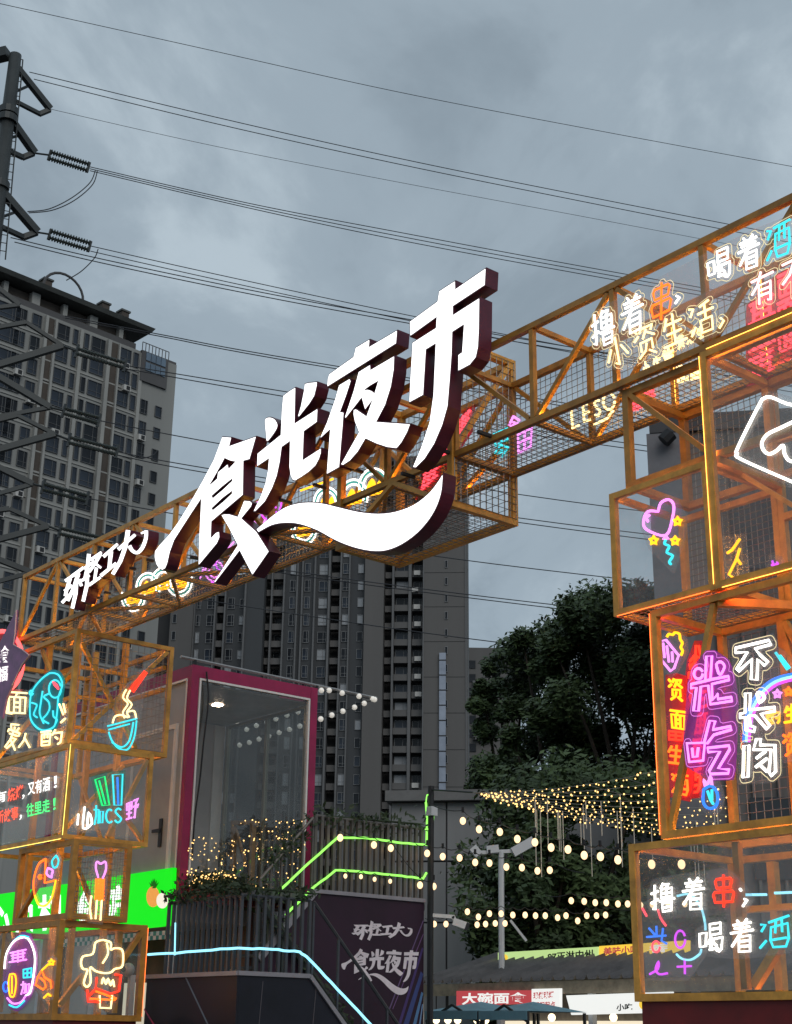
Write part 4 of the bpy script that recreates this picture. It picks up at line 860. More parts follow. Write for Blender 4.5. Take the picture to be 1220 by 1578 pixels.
# white lettering applied to the text glass
def text_on_b(name, label, lines, b, cat='lettering', push=-0.006):
    pts = [onB(*p, b) for l in lines for p in l[2]]
    base = sum(pts, Vector()) / len(pts); base.z = min(p.z for p in pts)
    t = thing(name, label, cat, base)
    for txt, m_, q in lines:
        c = [onB(*p, b) for p in q]
        lettering(txt, *c, -D2 * 0.004).obj('character_row', m_, t)
    return t
TW, TR_, TG = glow('text_white', (1, 0.98, 0.94), 1.6), glow('text_red', (1, 0.10, 0.05), 1.7), glow('text_green', (0.08, 0.85, 0.22), 1.5)
text_on_b('lit_slogan', 'lit white, red and green slogan 有烧烤又有酒 on the left tower glass', [
    ('有', TW, [(-8, 1222), (10, 1217), (10, 1234), (-8, 1240)]), ('烧烤', TR_, [(12, 1216), (36, 1208), (36, 1230), (12, 1236)]), ('，', TW, [(34, 1225), (38, 1224), (38, 1231), (34, 1232)]), ('又有酒', TW, [(43, 1206), (77, 1196), (77, 1218), (43, 1226)]), ('！', TW, [(83, 1197), (88, 1195), (88, 1213), (83, 1215)]),
    ('听故事', TR_, [(-4, 1250), (28, 1242), (28, 1262), (-4, 1270)]), ('，', TW, [(30, 1256), (34, 1255), (34, 1263), (30, 1264)]), ('往里走', TG, [(41, 1239), (77, 1230), (77, 1251), (41, 1260)]), ('！', TG, [(82, 1231), (86, 1229), (86, 1247), (82, 1249)])], -0.045)

# star sign on the left edge
def star_sign():
    b = -0.14; to = planeB(b); f3 = lambda x, y, t: W(x, t, y)
    st = to(op([(165, 0), (150, 240), (135, 350), (220, 400), (295, 460), (215, 560), (120, 760), (60, 900), (20, 1100), (-60, 1000), (-140, 800), (-300, 520), (-160, 380), (-20, 360), (70, 180)]))
    t = thing('star_sign', 'dark purple four-pointed star sign with a red lit ring at the left edge', 'sign', W(-11.3, b, 4.9))
    MB().prism([st], f3, b, b + 0.03).obj('star_panel', mat('purple_panel', (0.26, 0.11, 0.24), 0.35, var=0.25), t)
    rim = [onB(x, y, b - 0.012) for x, y in op([(165, 0), (150, 240), (135, 350), (220, 400), (295, 460), (215, 560), (120, 760)])]
    MB().tube(rim, 0.008, 5).obj('star_edge', mat('rose_trim', (0.75, 0.5, 0.5), 0.3, var=0), t)
    ring = [onB(x, y, b + 0.05) for x, y in op(circ(20, 520, 210, 305, 40))]
    MB().tube(ring, 0.03, 8, True).obj('lit_ring', glow('ring_red', (1, 0.10, 0.10), 2.4), t, smooth=True)
    MB().prism([[AZc(onB(x, y, b + 0.07))[0::2] for x, y in op(circ(20, 520, 205, 298, 36))]], lambda x, y, t_: W(x, b + t_, y), 0.07, 0.08).obj('ring_plate', clear('ring_film', haze=0.8, hcol=(0.65, 0.06, 0.1)), t)
    MB().bar(W(-11.35, b + 0.03, 5.9), W(-11.35, -0.02, 5.9), 0.05).obj('mounting_bracket', BLACKM, t)
    l = MB()
    lettering('美食', *[onB(x, y, b) for x, y in op([(-80, 380), (95, 355), (95, 530), (-80, 545)])], -D2 * 0.006, l)
    lettering('福', *[onB(x, y, b) for x, y in op([(-20, 580), (85, 560), (75, 715), (-20, 735)])], -D2 * 0.006, l)
    l.obj('lettering', TW, t)
star_sign()

# ------------------------------------------------------------------ magenta-framed container room on the upper deck
MAG = mat('magenta_paint', (0.30, 0.014, 0.075), 0.4, var=0.15, vscale=3)
PALE = mat('pale_panel', (0.54, 0.56, 0.58), 0.5, var=0.08, vscale=2)
TRIM = mat('white_trim', (0.72, 0.70, 0.68), 0.4, var=0.06)
PINKW = mat('warm_grey_panel', (0.46, 0.42, 0.41), 0.55, var=0.10, vscale=1.5)
DGLASS = clear('window_glass', tint=(0.72, 0.75, 0.76), haze=0.03, gloss=0.2)
CA, CB0, CB1, CZ0, CZ1 = -9.56, 2.0, 4.16, 3.28, 6.42
CE = -13.6; PA_ = -11.85
room = thing('container_room', 'container room with a magenta frame and glazed side above the stairs', 'container', W(-11.5, 3.1, CZ0))
for a in (CA - 0.10, CE):
    for b in (CB0, CB1 - 0.12): MB().abox(a, a + 0.10 if a > -12 else a + 0.12, b, b + 0.12, CZ0, CZ1).obj('corner_post', MAG, room)
for z in (CZ0, CZ1 - 0.17):
    MB().abox(CE + 0.16, CA - 0.105, CB0 + 0.005, CB0 + 0.10, z, z + 0.168).obj('side_rail', MAG, room)
    MB().abox(CE + 0.16, CA - 0.105, CB1 - 0.10, CB1 - 0.005, z, z + 0.168).obj('side_rail', MAG, room)
    MB().abox(CA - 0.095, CA - 0.005, CB0 + 0.122, CB1 - 0.122, z + 0.002, z + 0.17).obj('end_rail', MAG, room)
tr = MB(); e0, e1 = CB0 + 0.13, CB1 - 0.13
tr.abox(CA - 0.06, CA + 0.004, e0, e1, CZ1 - 0.20, CZ1 - 0.172); tr.abox(CA - 0.06, CA + 0.004, e0, e0 + 0.028, CZ0 + 0.18, CZ1 - 0.202); tr.abox(CA - 0.06, CA + 0.004, e1 - 0.028, e1, CZ0 + 0.18, CZ1 - 0.202)
tr.obj('opening_trim', TRIM, room)
tr = MB(); tr.abox(CE + 0.2, CA - 0.12, CB0 - 0.006, CB0 + 0.02, CZ1 - 0.205, CZ1 - 0.175); tr.abox(CA - 0.135, CA - 0.108, CB0 - 0.006, CB0 + 0.02, CZ0 + 0.17, CZ1 - 0.206)
tr.obj('wall_trim', TRIM, room)
MB().abox(CE + 0.16, CA - 0.14, CB0 + 0.03, CB0 + 0.09, CZ0 + 0.168, CZ1 - 0.17).obj('outer_wall', mat('container_grey', (0.36, 0.39, 0.42), 0.5, var=0.08, vscale=2), room)
dr = MB().abox(-10.98, -9.93, CB0 - 0.006, CB0 + 0.028, CZ0 + 0.2, CZ1 - 0.85).obj('door', mat('door_paint', (0.33, 0.355, 0.38), 0.45, var=0.06), room)
h = MB(); h.abox(-10.13, -10.06, CB0 - 0.03, CB0 - 0.008, 3.98, 4.36); h.abox(-10.28, -10.07, CB0 - 0.05, CB0 - 0.032, 4.18, 4.225); h.obj('door_handle', BLACKM, dr)
fr = MB()
for a0, a1, z0, z1 in ((-11.05, -10.985, CZ0 + 0.2, CZ1 - 0.78), (-9.925, -9.86, CZ0 + 0.2, CZ1 - 0.78), (-10.985, -9.925, CZ1 - 0.845, CZ1 - 0.78)): fr.abox(a0, a1, CB0 - 0.012, CB0 + 0.028, z0, z1)
fr.obj('door_frame', TRIM, dr)
MB().abox(PA_ - 0.04, PA_, CB0 + 0.10, CB1 - 0.10, CZ0 + 0.17, CZ1 - 0.24).obj('partition', PINKW, room)
MB().abox(PA_ + 0.002, PA_ + 0.03, CB1 - 0.30, CB1 - 0.12, CZ0 + 0.17, CZ1 - 0.25).obj('partition_trim', TRIM, room)
MB().abox(CE + 0.1, CA - 0.1, CB0 + 0.10, CB1 - 0.10, CZ1 - 0.235, CZ1 - 0.21).obj('ceiling', mat('glossy_ceiling', (0.42, 0.39, 0.34), 0.16, var=0.12, vscale=3), room)
MB().abox(CE + 0.1, CA - 0.1, CB0 + 0.10, CB1 - 0.10, CZ0 + 0.172, CZ0 + 0.2).obj('floor_panel', mat('wood_floor', (0.14, 0.08, 0.045), 0.5, var=0.2), room)
fr = MB()
for a in (PA_ + 0.06, -10.72, CA - 0.16): fr.abox(a, a + 0.05, CB1 - 0.12, CB1 - 0.06, CZ0 + 0.21, CZ1 - 0.26)
fr.abox(PA_ + 0.06, CA - 0.11, CB1 - 0.121, CB1 - 0.061, CZ1 - 0.29, CZ1 - 0.25); fr.obj('window_frame', mat('brass_frame', (0.30, 0.26, 0.18), 0.35, 0.5, var=0.1), room)
for a in (PA_ + 0.11, -10.67): MB().abox(a, a + (0.98 if a < -11 else 0.95), CB1 - 0.095, CB1 - 0.088, CZ0 + 0.22, CZ1 - 0.29).obj('window_pane', DGLASS, room)
MB().abox(CA - 0.035, CA - 0.028, e0 + 0.03, e1 - 0.03, CZ0 + 0.19, CZ1 - 0.205).obj('front_glass', clear('pale_glazing', tint=(0.9, 0.91, 0.9), haze=0.025, gloss=0.12), room)
# ceiling lamp inside the room (its warm reflection shows on the ceiling)
cl = thing('room_lamp', 'small warm ceiling lamp inside the container room', 'lamp', W(-10.6, 3.1, CZ1 - 0.24))
MB().abox(-10.66, -10.54, 3.04, 3.16, CZ1 - 0.25, CZ1 - 0.236).obj('lamp_panel', glow('lamp_warm', (1, 0.72, 0.5), 40.0), cl)
# hanging black cable over the opening
tag(MB().tube([onA(x, y, CA + 0.04) for x, y in sm([(318, 1035), (321, 1080), (314, 1140), (308, 1200), (300, 1260), (296, 1320)], False, 4)], 0.012, 5).obj('loose_cable', BLACKM), 'black cable hanging across the glazed opening of the magenta container', 'cable')
# roof pole with hanging white bulbs
pole_p, pole_q = onA(278, 1012, CA - 0.05), onA(580, 1076, CA - 0.05)
pp = thing('roof_pole', 'thin grey pole jutting from the container roof carrying white globes', 'pole', pole_p)
MB().tube([pole_p, pole_q], 0.022, 6).obj('pole', mat('grey_steel', (0.35, 0.35, 0.35), 0.4, 0.6, var=0.1), pp)
for x, y in ((300, 1017), (488, 1057)):
    p = onA(x, y, CA - 0.05); MB().bar(p, Vector((p.x, p.y, CZ1 - 0.01)), 0.04).obj('bracket', BLACKM, pp)
GLOBE = mat('white_globe', (0.75, 0.74, 0.70), 0.3, emit=(1, 0.95, 0.85), es=0.35, var=0)
gm = inst_mesh(MB().sphere((0, 0, 0), 0.042, 8, 6), 'globe_bulb', GLOBE, True)
def bulb_string(name, label, pts, f, mesh, wire_r=0.006, drop=0.05, group='strings of bulbs', socket=None, ends=()):
    P = [f(x, y) for x, y in pts]
    t = thing(name, label, 'string lights', min(P, key=lambda v: v.z), group)
    top = [f(*e_) for e_ in ends[:1]] + [p + Z * drop for p in P] + [f(*e_) for e_ in ends[1:]]
    w = []
    for i in range(len(top) - 1):
        for k in range(4):
            u = k / 4; q = top[i].lerp(top[i + 1], u); q = q - Z * (0.04 * 4 * u * (1 - u)); w.append(q)
    w.append(top[-1])
    MB().tube(w, wire_r, 4).obj('cable', BLACKM, t)
    for p in P:
        bo = inst(mesh, t, p, 'bulb')
        if socket: inst(socket, bo, p + Z * drop * 0.6, 'socket')
    return t
bulb_string('globe_string', 'upper string of small white globes hanging from the container roof pole', [(495, 1064), (507, 1064), (527, 1068), (553, 1073), (574, 1077)], lambda x, y: onA(x, y, CA - 0.02), gm, group='globe strings at the roof pole', drop=0.03)
bulb_string('globe_string', 'lower string of small white globes sagging under the container roof pole', [(494, 1108), (511, 1102), (528, 1096), (546, 1090), (561, 1084), (577, 1078)], lambda x, y: onA(x, y, CA - 0.02), gm, group='globe strings at the roof pole', drop=0.04)
bulb_string('globe_string', 'upper row of white globes seen through the container glass', [(365, 1112), (380, 1124), (395, 1118), (411, 1113), (425, 1108), (442, 1102), (459, 1097)], lambda x, y: onB(x, y, CB1 + 0.5), gm, group='globe strings behind the glass', drop=0.04)
bulb_string('globe_string', 'lower row of white globes seen through the container glass', [(369, 1148), (384, 1144), (399, 1139), (414, 1134), (430, 1129), (446, 1124), (462, 1119)], lambda x, y: onB(x, y, CB1 + 0.5), gm, group='globe strings behind the glass', drop=0.04)
# easel-like wooden stand in the corner of the deck
ez = thing('wooden_stand', 'pale wooden frame stand inside the container room window', 'stand', onB(375, 1372, CB1 - 0.3))
WOOD = mat('pale_wood', (0.42, 0.26, 0.14), 0.6, var=0.2, vscale=6)
eB = CB1 - 0.3
for (x0, y0), (x1, y1), w_ in (((358, 1268), (395, 1268), 0.06), ((390, 1270), (386, 1370), 0.07), ((360, 1270), (357, 1370), 0.06), ((362, 1275), (378, 1330), 0.04), ((357, 1368), (388, 1370), 0.05)):
    MB().bar(onB(x0, y0, eB), onB(x1, y1, eB), w_).obj('wood_bar', WOOD, ez)
MB().prism([[AZc(onB(x, y, eB))[0::2] for x, y in ((362, 1280), (376, 1325), (360, 1330))]], lambda x, y, t: W(x, t, y), eB + 0.03, eB + 0.05).obj('cloth', mat('white_cloth', (0.7, 0.66, 0.6), 0.8, var=0.1), ez)
MB().bar(onB(372, 1372, eB), W(*AZc(onB(372, 1372, eB))[:2], CZ0 + 0.2), 0.05).obj('foot', WOOD, ez)

# ------------------------------------------------------------------ staircase with two flights
SK = mat('dark_skirt_panel', (0.012, 0.012, 0.022), 0.45, var=0.35, vscale=1.2)
EDGE = mat('grey_edge_trim', (0.33, 0.31, 0.33), 0.4, 0.3, var=0.1)
RAILM = mat('grey_rail_steel', (0.09, 0.095, 0.105), 0.4, 0.5, var=0.15)
aK, bK, zL, zU = -7.45, 1.58, 2.27, 3.42
aU = aK - 1.3
st = thing('staircase', 'dark two-flight metal staircase up to the container deck', 'staircase', W(aK - 1.2, 3.2, 0))
MB().abox(-9.45, aK - 0.03, bK + 0.03, 2.62, zL - 0.10, zL - 0.01).obj('landing_slab', mat('deck_plate', (0.10, 0.10, 0.105), 0.6, var=0.2), st)
MB().abox(-9.52, aU - 0.04, 2.64, 5.6, zU - 0.12, zU - 0.02).obj('deck_slab', mat('deck_plate', (0.1, 0.1, 0.1)), st)
MB().abox(-9.5, aK, bK, bK + 0.03, 0, zL).obj('skirt_panel', SK, st)
f3a = lambda av: (lambda x, y, t: W(av + t, x, y))
MB().prism([[(bK + 0.032, 0), (bK + 0.032, zL), (2.62, zL), (2.62 + zL, 0)]], f3a(aK), -0.03, 0).obj('skirt_panel', SK, st)
for i in range(11):
    b0 = 2.62 + i * zL / 11; z = zL - (i + 1) * zL / 12
    MB().abox(aU + 0.06, aK - 0.05, b0, b0 + 0.25, z - 0.03, z).obj('step', mat('step_plate', (0.09, 0.09, 0.095), 0.6, var=0.2), st)
for i in range(6):
    z = zL + (i + 1) * (zU - zL) / 7; b0 = 2.62 + i * 0.19
    MB().abox(-9.45, aU - 0.05, b0 + 0.02, b0 + 0.22, z - 0.03, z).obj('step', mat('step_plate', (0.09, 0.09, 0.095)), st)
tr = MB(); tr.bar(W(-9.5, bK - 0.008, zL + 0.012), W(aK + 0.01, bK - 0.008, zL + 0.012), 0.04, 0.05); tr.bar(W(aK + 0.01, bK, zL + 0.013), W(aK + 0.01, 2.62, zL + 0.013), 0.04, 0.05); tr.bar(W(aK + 0.01, 2.62, zL + 0.013), W(aK + 0.01, 2.62 + zL - 0.2, 0.2), 0.04, 0.05)
tr.obj('edge_trim', EDGE, st)
tr = MB(); tr.bar(W(aU + 0.012, 3.62, zU + 0.01), W(aU + 0.012, 5.56, zU + 0.01), 0.04, 0.05); tr.bar(W(aU + 0.012, 2.75, zL + 0.25), W(aU + 0.012, 3.62, zU + 0.01), 0.05, 0.09)
tr.obj('edge_trim', EDGE, st)
# printed banner under the upper platform
bn = thing('printed_banner', 'dark purple banner printed 环轻工大 食光夜市 under the upper platform', 'banner', W(aU, 4.3, 0))
BNM = mat('banner_print', (0.030, 0.009, 0.024), 0.5, var=0.3, vscale=0.8)
MB().prism([[(2.7, 0), (2.7, zL + 0.2), (3.62, zU - 0.015), (5.55, zU - 0.015), (5.55, 0)]], f3a(aU), -0.03, 0).obj('banner_cloth', BNM, bn)
PRINT = mat('pale_print', (0.80, 0.72, 0.76), 0.6, var=0.1)
def remap(polys, quad, boxpx):                      # traced sign outlines -> printed outlines (pixels)
    x0, y0, x1, y1 = boxpx; o = []
    for r_ in polys: o.append([bil(quad, (x - x0) / (x1 - x0), (y - y0) / (y1 - y0)) for x, y in r_])
    return o
to_az = planeB(LB); big = [[to_az(r_) for r_ in rs] for rs in [[shi1] + shi_h, [shi2]] + [[p] for p in gl_] + [[ye[0]], [ye[1]], [ye[2], ye_h]] + [[shi]] + [[sw]]]
small = [[[(x / 1.0, y) for x, y in planeB(-0.24)(crop(80, 790, 160 / 1220, thick(p, w, 0.85)))]] for L in HQ.values() for p, w in L]
def printed(sets, quad, name):
    xs = [x for rs in sets for r_ in rs for x, y in r_]; ys = [y for rs in sets for r_ in rs for x, y in r_]
    x0, x1, y0, y1 = min(xs), max(xs), min(ys), max(ys); mb = MB()
    for k, rs in enumerate(sets):
        mm = [[AZc(onA(*bil(quad, (x - x0) / (x1 - x0), (y1 - y) / (y1 - y0)), aU + 0.004))[1:] for x, y in r_] for r_ in rs]
        mb.prism(mm, lambda x, y, t: W(aU + t, x, y), 0.004 + 0.0004 * k, 0.004 + 0.0004 * k, back=False)
    mb.obj(name, PRINT, bn)
printed(small, ((545, 1412), (636, 1424), (632, 1462), (540, 1446)), 'printed_lettering')
printed(big, ((528, 1448), (645, 1466), (640, 1538), (524, 1515)), 'printed_lettering')
for k, ((x0, y0), (x1, y1), w_, c) in enumerate((((668, 1420), (598, 1560), 0.02, (0.16, 0.10, 0.22)), ((668, 1462), (612, 1590), 0.05, (0.07, 0.04, 0.16)), ((668, 1500), (622, 1590), 0.09, (0.05, 0.07, 0.22)), ((668, 1530), (636, 1590), 0.06, (0.10, 0.22, 0.42)), ((668, 1548), (645, 1590), 0.03, (0.18, 0.30, 0.5)), ((662, 1440), (605, 1555), 0.012, (0.2, 0.1, 0.25)))):
    p, q = onA(x0, y0, aU + 0.003 + k * 0.0002), onA(x1, y1, aU + 0.003 + k * 0.0002)
    pb, qb = AZc(p), AZc(q); pb = (min(pb[1], 5.54), pb[2]); 
    ring = thick([(pb[0], pb[1]), (qb[1], qb[2])], w_); ring = [(min(x, 5.545), y) for x, y in ring]
    MB().prism([ring], lambda x, y, t: W(aU + t, x, y), 0.002 + k * 0.0002, 0.002 + k * 0.0002, back=False).obj('printed_streak', mat('streak_%d' % k, c, 0.5, var=0.1), bn)
for (x0, y0), (x1, y1), c in (((283, 1500), (330, 1600), (0.14, 0.20, 0.26)), ((222, 1555), (250, 1600), (0.35, 0.05, 0.16))):
    p, q = AZc(onB(x0, y0, bK - 0.003)), AZc(onB(x1, y1, bK - 0.003))
    MB().prism([thick([(p[0], p[2]), (q[0], q[2])], 0.025)], lambda x, y, t: W(x, bK + t, y), -0.003, -0.003, back=False).obj('printed_streak', mat('pstreak_%.2f' % c[0], c, 0.5, var=0.1), st)
for x in (488, 405):
    p, q = AZc(onA(x, 1512, aK + 0.003)), AZc(onA(x - 8, 1600, aK + 0.003))
    MB().prism([thick([(p[1], p[2]), (q[1], q[2])], 0.012)], lambda x_, y, t: W(aK + t, x_, y), 0.003, 0.003, back=False).obj('panel_seam', mat('seam', (0.09, 0.08, 0.09), 0.5, var=0.1), st)

# balustrades: rails and single balusters
def balustrade(name, label, path, h, spacing, m_=RAILM, rail_r=0.022, bal=0.032, group='stair balustrades', toprail=True, low=0.0):
    t = thing(name, label, 'railing', min(path, key=lambda v: v.z), group)
    MB().tube([p + Z * h for p in path], rail_r, 6).obj('hand_rail', m_, t)
    bm = inst_mesh(MB().box((0, 0, (h + low) / 2), D1 * bal / 2, D2 * bal / 2, Z * (h - low) / 2), 'baluster', m_)
    for i in range(len(path) - 1):
        L = (path[i + 1] - path[i]); Lh = hypot(L.x, L.y); n = max(1, round(Lh / spacing))
        for k in range(n + (1 if i == len(path) - 2 else 0)): inst(bm, t, path[i] + L * (k / n), 'baluster')
    return t
zb = zL + 0.035
balustrade('balustrade', 'grey baluster railing round the lower landing with cyan light strip', [W(-9.1, bK + 0.02, zb), W(aK - 0.01, bK + 0.02, zb), W(aK - 0.01, 2.60, zb)], 0.86, 0.115, bal=0.036)
balustrade('balustrade', 'sloping railing of the lower flight descending to the right', [W(aK - 0.012, 2.66, zb), W(aK - 0.012, 2.62 + zL - 0.25, 0.28)], 0.85, 0.42, bal=0.026)
balustrade('balustrade', 'dark sloping railing along the inner side of the lower flight', [W(aU + 0.10, 2.66, zb), W(aU + 0.10, 2.62 + zL - 0.25, 0.28)], 0.95, 0.42, mat('dark_rail', (0.045, 0.055, 0.05), 0.45, 0.2, var=0.2), 0.06, 0.035)
balustrade('balustrade', 'grey baluster railing of the upper platform with green light strips', [W(aU - 0.03, 3.62, zU + 0.035), W(aU - 0.03, 5.52, zU + 0.035)], 0.98, 0.105, mat('warm_grey_rail', (0.15, 0.135, 0.125), 0.45, 0.3, var=0.15), bal=0.045)
balustrade('balustrade', 'sloping railing of the upper flight with green light strips', [W(aU - 0.03, 2.75, zL + 0.3), W(aU - 0.03, 3.58, zU + 0.03)], 0.95, 0.16, mat('warm_grey_rail', (0.15, 0.135, 0.125)), bal=0.03)
def strip(label, c, pts, f, r=0.016):
    P = [f(*p) for p in pts]
    return tag(MB().tube(P, r, 6).obj('light_strip', NE[c], smooth=True), label, 'light strip', 'light strips on the stairs')
def jig(pts, amp=1.2, k=5):
    o = []
    for i in range(len(pts) - 1):
        for j in range(k):
            u = j / k; o.append((pts[i][0] * (1 - u) + pts[i + 1][0] * u, pts[i][1] * (1 - u) + pts[i + 1][1] * u + (R.uniform(-amp, amp) if 0 < j else 0)))
    return o + [pts[-1]]
strip('cyan light strip across the left run of the landing railing', 'ice', jig([(228, 1471), (300, 1466), (366, 1461)]), lambda x, y: onB(x, y, bK - 0.02))
strip('cyan light strip running down the lower flight to the right', 'ice', jig([(368, 1461), (420, 1463), (462, 1467), (472, 1474), (520, 1525), (572, 1580)], 0.8), lambda x, y: onA(x, y, aK + 0.03))
strip('upper green light strip bending along the upper flight and platform', 'lime', jig([(428, 1375), (470, 1335), (521, 1290), (560, 1291), (610, 1298), (657, 1302), (658, 1260), (656, 1236)], 0.7), lambda x, y: onA(x, y, aU + 0.02))
strip('lower green light strip bending along the upper flight and platform', 'lime', jig([(440, 1410), (480, 1370), (517, 1341), (560, 1344), (610, 1349), (652, 1354), (657, 1345)], 0.7), lambda x, y: onA(x, y, aU + 0.02))
strip('loose green light loop hanging at the top of the platform post', 'lime', sm([(656, 1240), (658, 1225), (664, 1232), (668, 1258), (664, 1275), (655, 1278)], False, 4), lambda x, y: onA(x, y, aU + 0.04), 0.010)
strip('short bluish white light tube standing beside the landing railing', 'ice', [(269, 1472), (270, 1422)], lambda x, y: onB(x, y, bK - 0.02), 0.010)
# leaf garlands on the rails
LEAF = mat('dark_garland_leaf', (0.035, 0.055, 0.022), 0.6, var=0.4, vscale=9)
def garland(label, pts, dens=90, spread=0.10, sz=0.05):
    mb = MB()
    for i in range(len(pts) - 1):
        L = (pts[i + 1] - pts[i]).length
        for k in range(int(L * dens)):
            c = pts[i].lerp(pts[i + 1], R.random()) + Vector((R.gauss(0, spread), R.gauss(0, spread), R.gauss(-0.02, spread)))
            u = Vector((R.gauss(0, 1), R.gauss(0, 1), R.gauss(0, 1))).normalized(); v = u.orthogonal().normalized(); s_ = sz * R.uniform(0.6, 1.4)
            mb.add([c - u * s_, c + v * s_ * 0.45, c + u * s_, c - v * s_ * 0.45], [(0, 1, 2, 3)])
    mb.tube(pts, 0.015, 5)
    return tag(mb.obj('leaf_garland', LEAF), label, 'garland', 'leaf garlands on the railings')
garland('dark leaf garland along the top of the landing railing', [W(-9.2, bK + 0.02, zL + 0.98), W(aK, bK + 0.02, zL + 0.98), W(aK, 2.65, zL + 0.98)], 150, 0.05, 0.042)
garland('dark leaf garland along the upper platform railing', [W(aU - 0.03, 2.9, zL + 1.45), W(aU - 0.03, 3.62, zU + 1.02), W(aU - 0.03, 5.52, zU + 1.08)], 130, 0.08)
garland('dark leaf garland winding down the inner lower railing', [W(aU + 0.1, 2.66, zL + 1.0), W(aU + 0.1, 4.7, 1.25)], 150, 0.04, 0.04)
# warm fairy lights in the room window: tiny lights nobody could count
FAIRY = glow('fairy_warm', (1, 0.60, 0.20), 2.6)
fl = MB()
for i in range(150):
    x = R.uniform(290, 470); y = R.uniform(1290, 1372) if x < 370 else R.uniform(1262, 1372)
    fl.sphere(onA(x, y, CA + 0.10 + R.uniform(-0.05, 0.15)), R.uniform(0.006, 0.012), 5, 3)
for i in range(70):
    x = R.gauss(330, 16); fl.sphere(onA(x, R.gauss(1352, 6), CA + 0.15), R.uniform(0.007, 0.014), 5, 3)
o = fl.obj('fairy_lights', FAIRY); o['kind'] = 'stuff'; tag(o, 'warm fairy lights scattered over the plants in the container room', 'fairy lights')
bush = MB()
for i in range(900):
    c = onA(R.gauss(335, 24), R.gauss(1362, 8), CA + 0.12 + R.uniform(-0.08, 0.1)); u = Vector((R.gauss(0, 1), R.gauss(0, 1), R.gauss(0, 1))).normalized(); v = u.orthogonal()
    bush.add([c - u * 0.04, c + v * 0.015, c + u * 0.04, c - v * 0.015], [(0, 1, 2, 3)])
bush.tube([W(CA + 0.1, 2.2, CZ0 + 0.15), W(CA + 0.1, 3.3, CZ0 + 0.15)], 0.05, 6)
tag(bush.obj('planter_bush', LEAF), 'low dark plants wound with warm lights at the container sill', 'plant')
MB().abox(CA + 0.0, CA + 0.2, 2.1, 4.1, CZ0 - 0.05, CZ0 + 0.11).obj('planter_box', mat('red_planter', (0.2, 0.02, 0.02), 0.6, var=0.2), st)

# ------------------------------------------------------------------ snack stall with the green sign under the container
stall = thing('snack_stall', 'snack stall under the container with a lit green sign board', 'stall', W(-11, 2.3, 0))
sb = 1.93
gq = [onB(x, y, sb) for x, y in ((-40, 1384), (266, 1337), (262, 1426), (-40, 1458))]
g = MB(); g.add([p for p in gq] + [p + D2 * 0.06 for p in gq], [(0, 1, 2, 3), (7, 6, 5, 4), (0, 4, 5, 1), (1, 5, 6, 2), (2, 6, 7, 3), (3, 7, 4, 0)])
gb = g.obj('sign_board', glow('lit_green', (0.002, 0.62, 0.006), 1.3), stall)
GW = glow('lit_sign_white', (0.85, 1.0, 0.88), 1.6)
for ch, x0, x1, yt in (('心', -16, 16, 1400), ('他', 20, 52, 1394), ('机', 58, 100, 1386), ('冷', 108, 145, 1382), ('凉', 162, 196, 1372)):
    lettering(ch, *[onB(x, y, sb) for x, y in ((x0, yt - 6), (x1, yt - 11), (x1, yt + 46), (x0, yt + 51))], -D2 * 0.006, bold=0.035).obj('sign_character', GW, gb)
lf_ = MB()
for k in range(6): lf_.prism([[AZc(onB(x, y, sb))[0::2] for x, y in ((234, 1369), (238 + k * 3 - 8, 1352 + abs(k - 2.5) * 3), (240, 1369))]], lambda x, y, t: W(x, sb + t, y), -0.006 - 0.0005 * k, -0.004)
lf_.obj('printed_leaves', mat('sign_dark_leaf', (0.01, 0.08, 0.01), 0.6, emit=(0.0, 0.12, 0.0), es=0.8, var=0), gb)
fo = MB(); cpx = AZc(onB(232, 1385, sb))
fo.prism([[AZc(onB(x, y, sb))[0::2] for x, y in circ(236, 1382, 10, 16, 18)]], lambda x, y, t: W(x, sb + t, y), -0.008, -0.004); fo.obj('printed_pineapple', mat('sign_orange', (0.6, 0.28, 0.06), emit=(0.75, 0.33, 0.07), es=0.9, var=0.3, vscale=30), gb)
fo = MB(); fo.prism([[AZc(onB(x, y, sb))[0::2] for x, y in circ(251, 1388, 9, 12, 18)]], lambda x, y, t: W(x, sb + t, y), -0.014, -0.010); fo.obj('printed_icecream', glow('sign_cream', (0.9, 0.85, 0.72), 0.95), gb)
CK = [mat('check_white', (0.7, 0.72, 0.7), 0.6, var=0.05), mat('check_teal', (0.06, 0.30, 0.27), 0.6, var=0.05)]
chk = MB()
za, zc_ = gq[3].z - 0.12, gq[3].z - 0.01
for i in range(40):
    for j in range(2):
        a0 = -12.6 + i * 0.075; chk.abox(a0, a0 + 0.0735, sb + 0.02, sb + 0.03, za + j * 0.055, za + j * 0.055 + 0.0535, (i + j) % 2)
chk.obj('checkered_valance', CK, stall)
MB().abox(-13.4, -9.65, 3.2, 3.26, 0, 3.2).obj('back_wall', mat('stall_back', (0.16, 0.07, 0.05), 0.7, var=0.3, vscale=2), stall)
MB().abox(-13.4, -9.65, 2.0, 3.2, 3.0, 3.2).obj('stall_ceiling', mat('stall_top', (0.25, 0.2, 0.18), 0.7), stall)
MB().abox(-13.2, -9.9, 1.95, 2.4, 0, 1.15).obj('counter', mat('stall_counter', (0.35, 0.33, 0.3), 0.5), stall)
for a in (-12.4, -11.2, -10.2):
    MB().abox(a, a + 0.45, 2.9, 3.1, 1.5, 2.3).obj('menu_board', glow('menu_%d' % int(-a), (0.75, 0.68, 0.52), 0.75), stall)
MB().abox(-13.4, -9.65, 2.05, 2.12, 3.25 - 0.05, 3.28).obj('fascia', mat('maroon_fascia', (0.14, 0.02, 0.03), 0.5, var=0.2), stall)
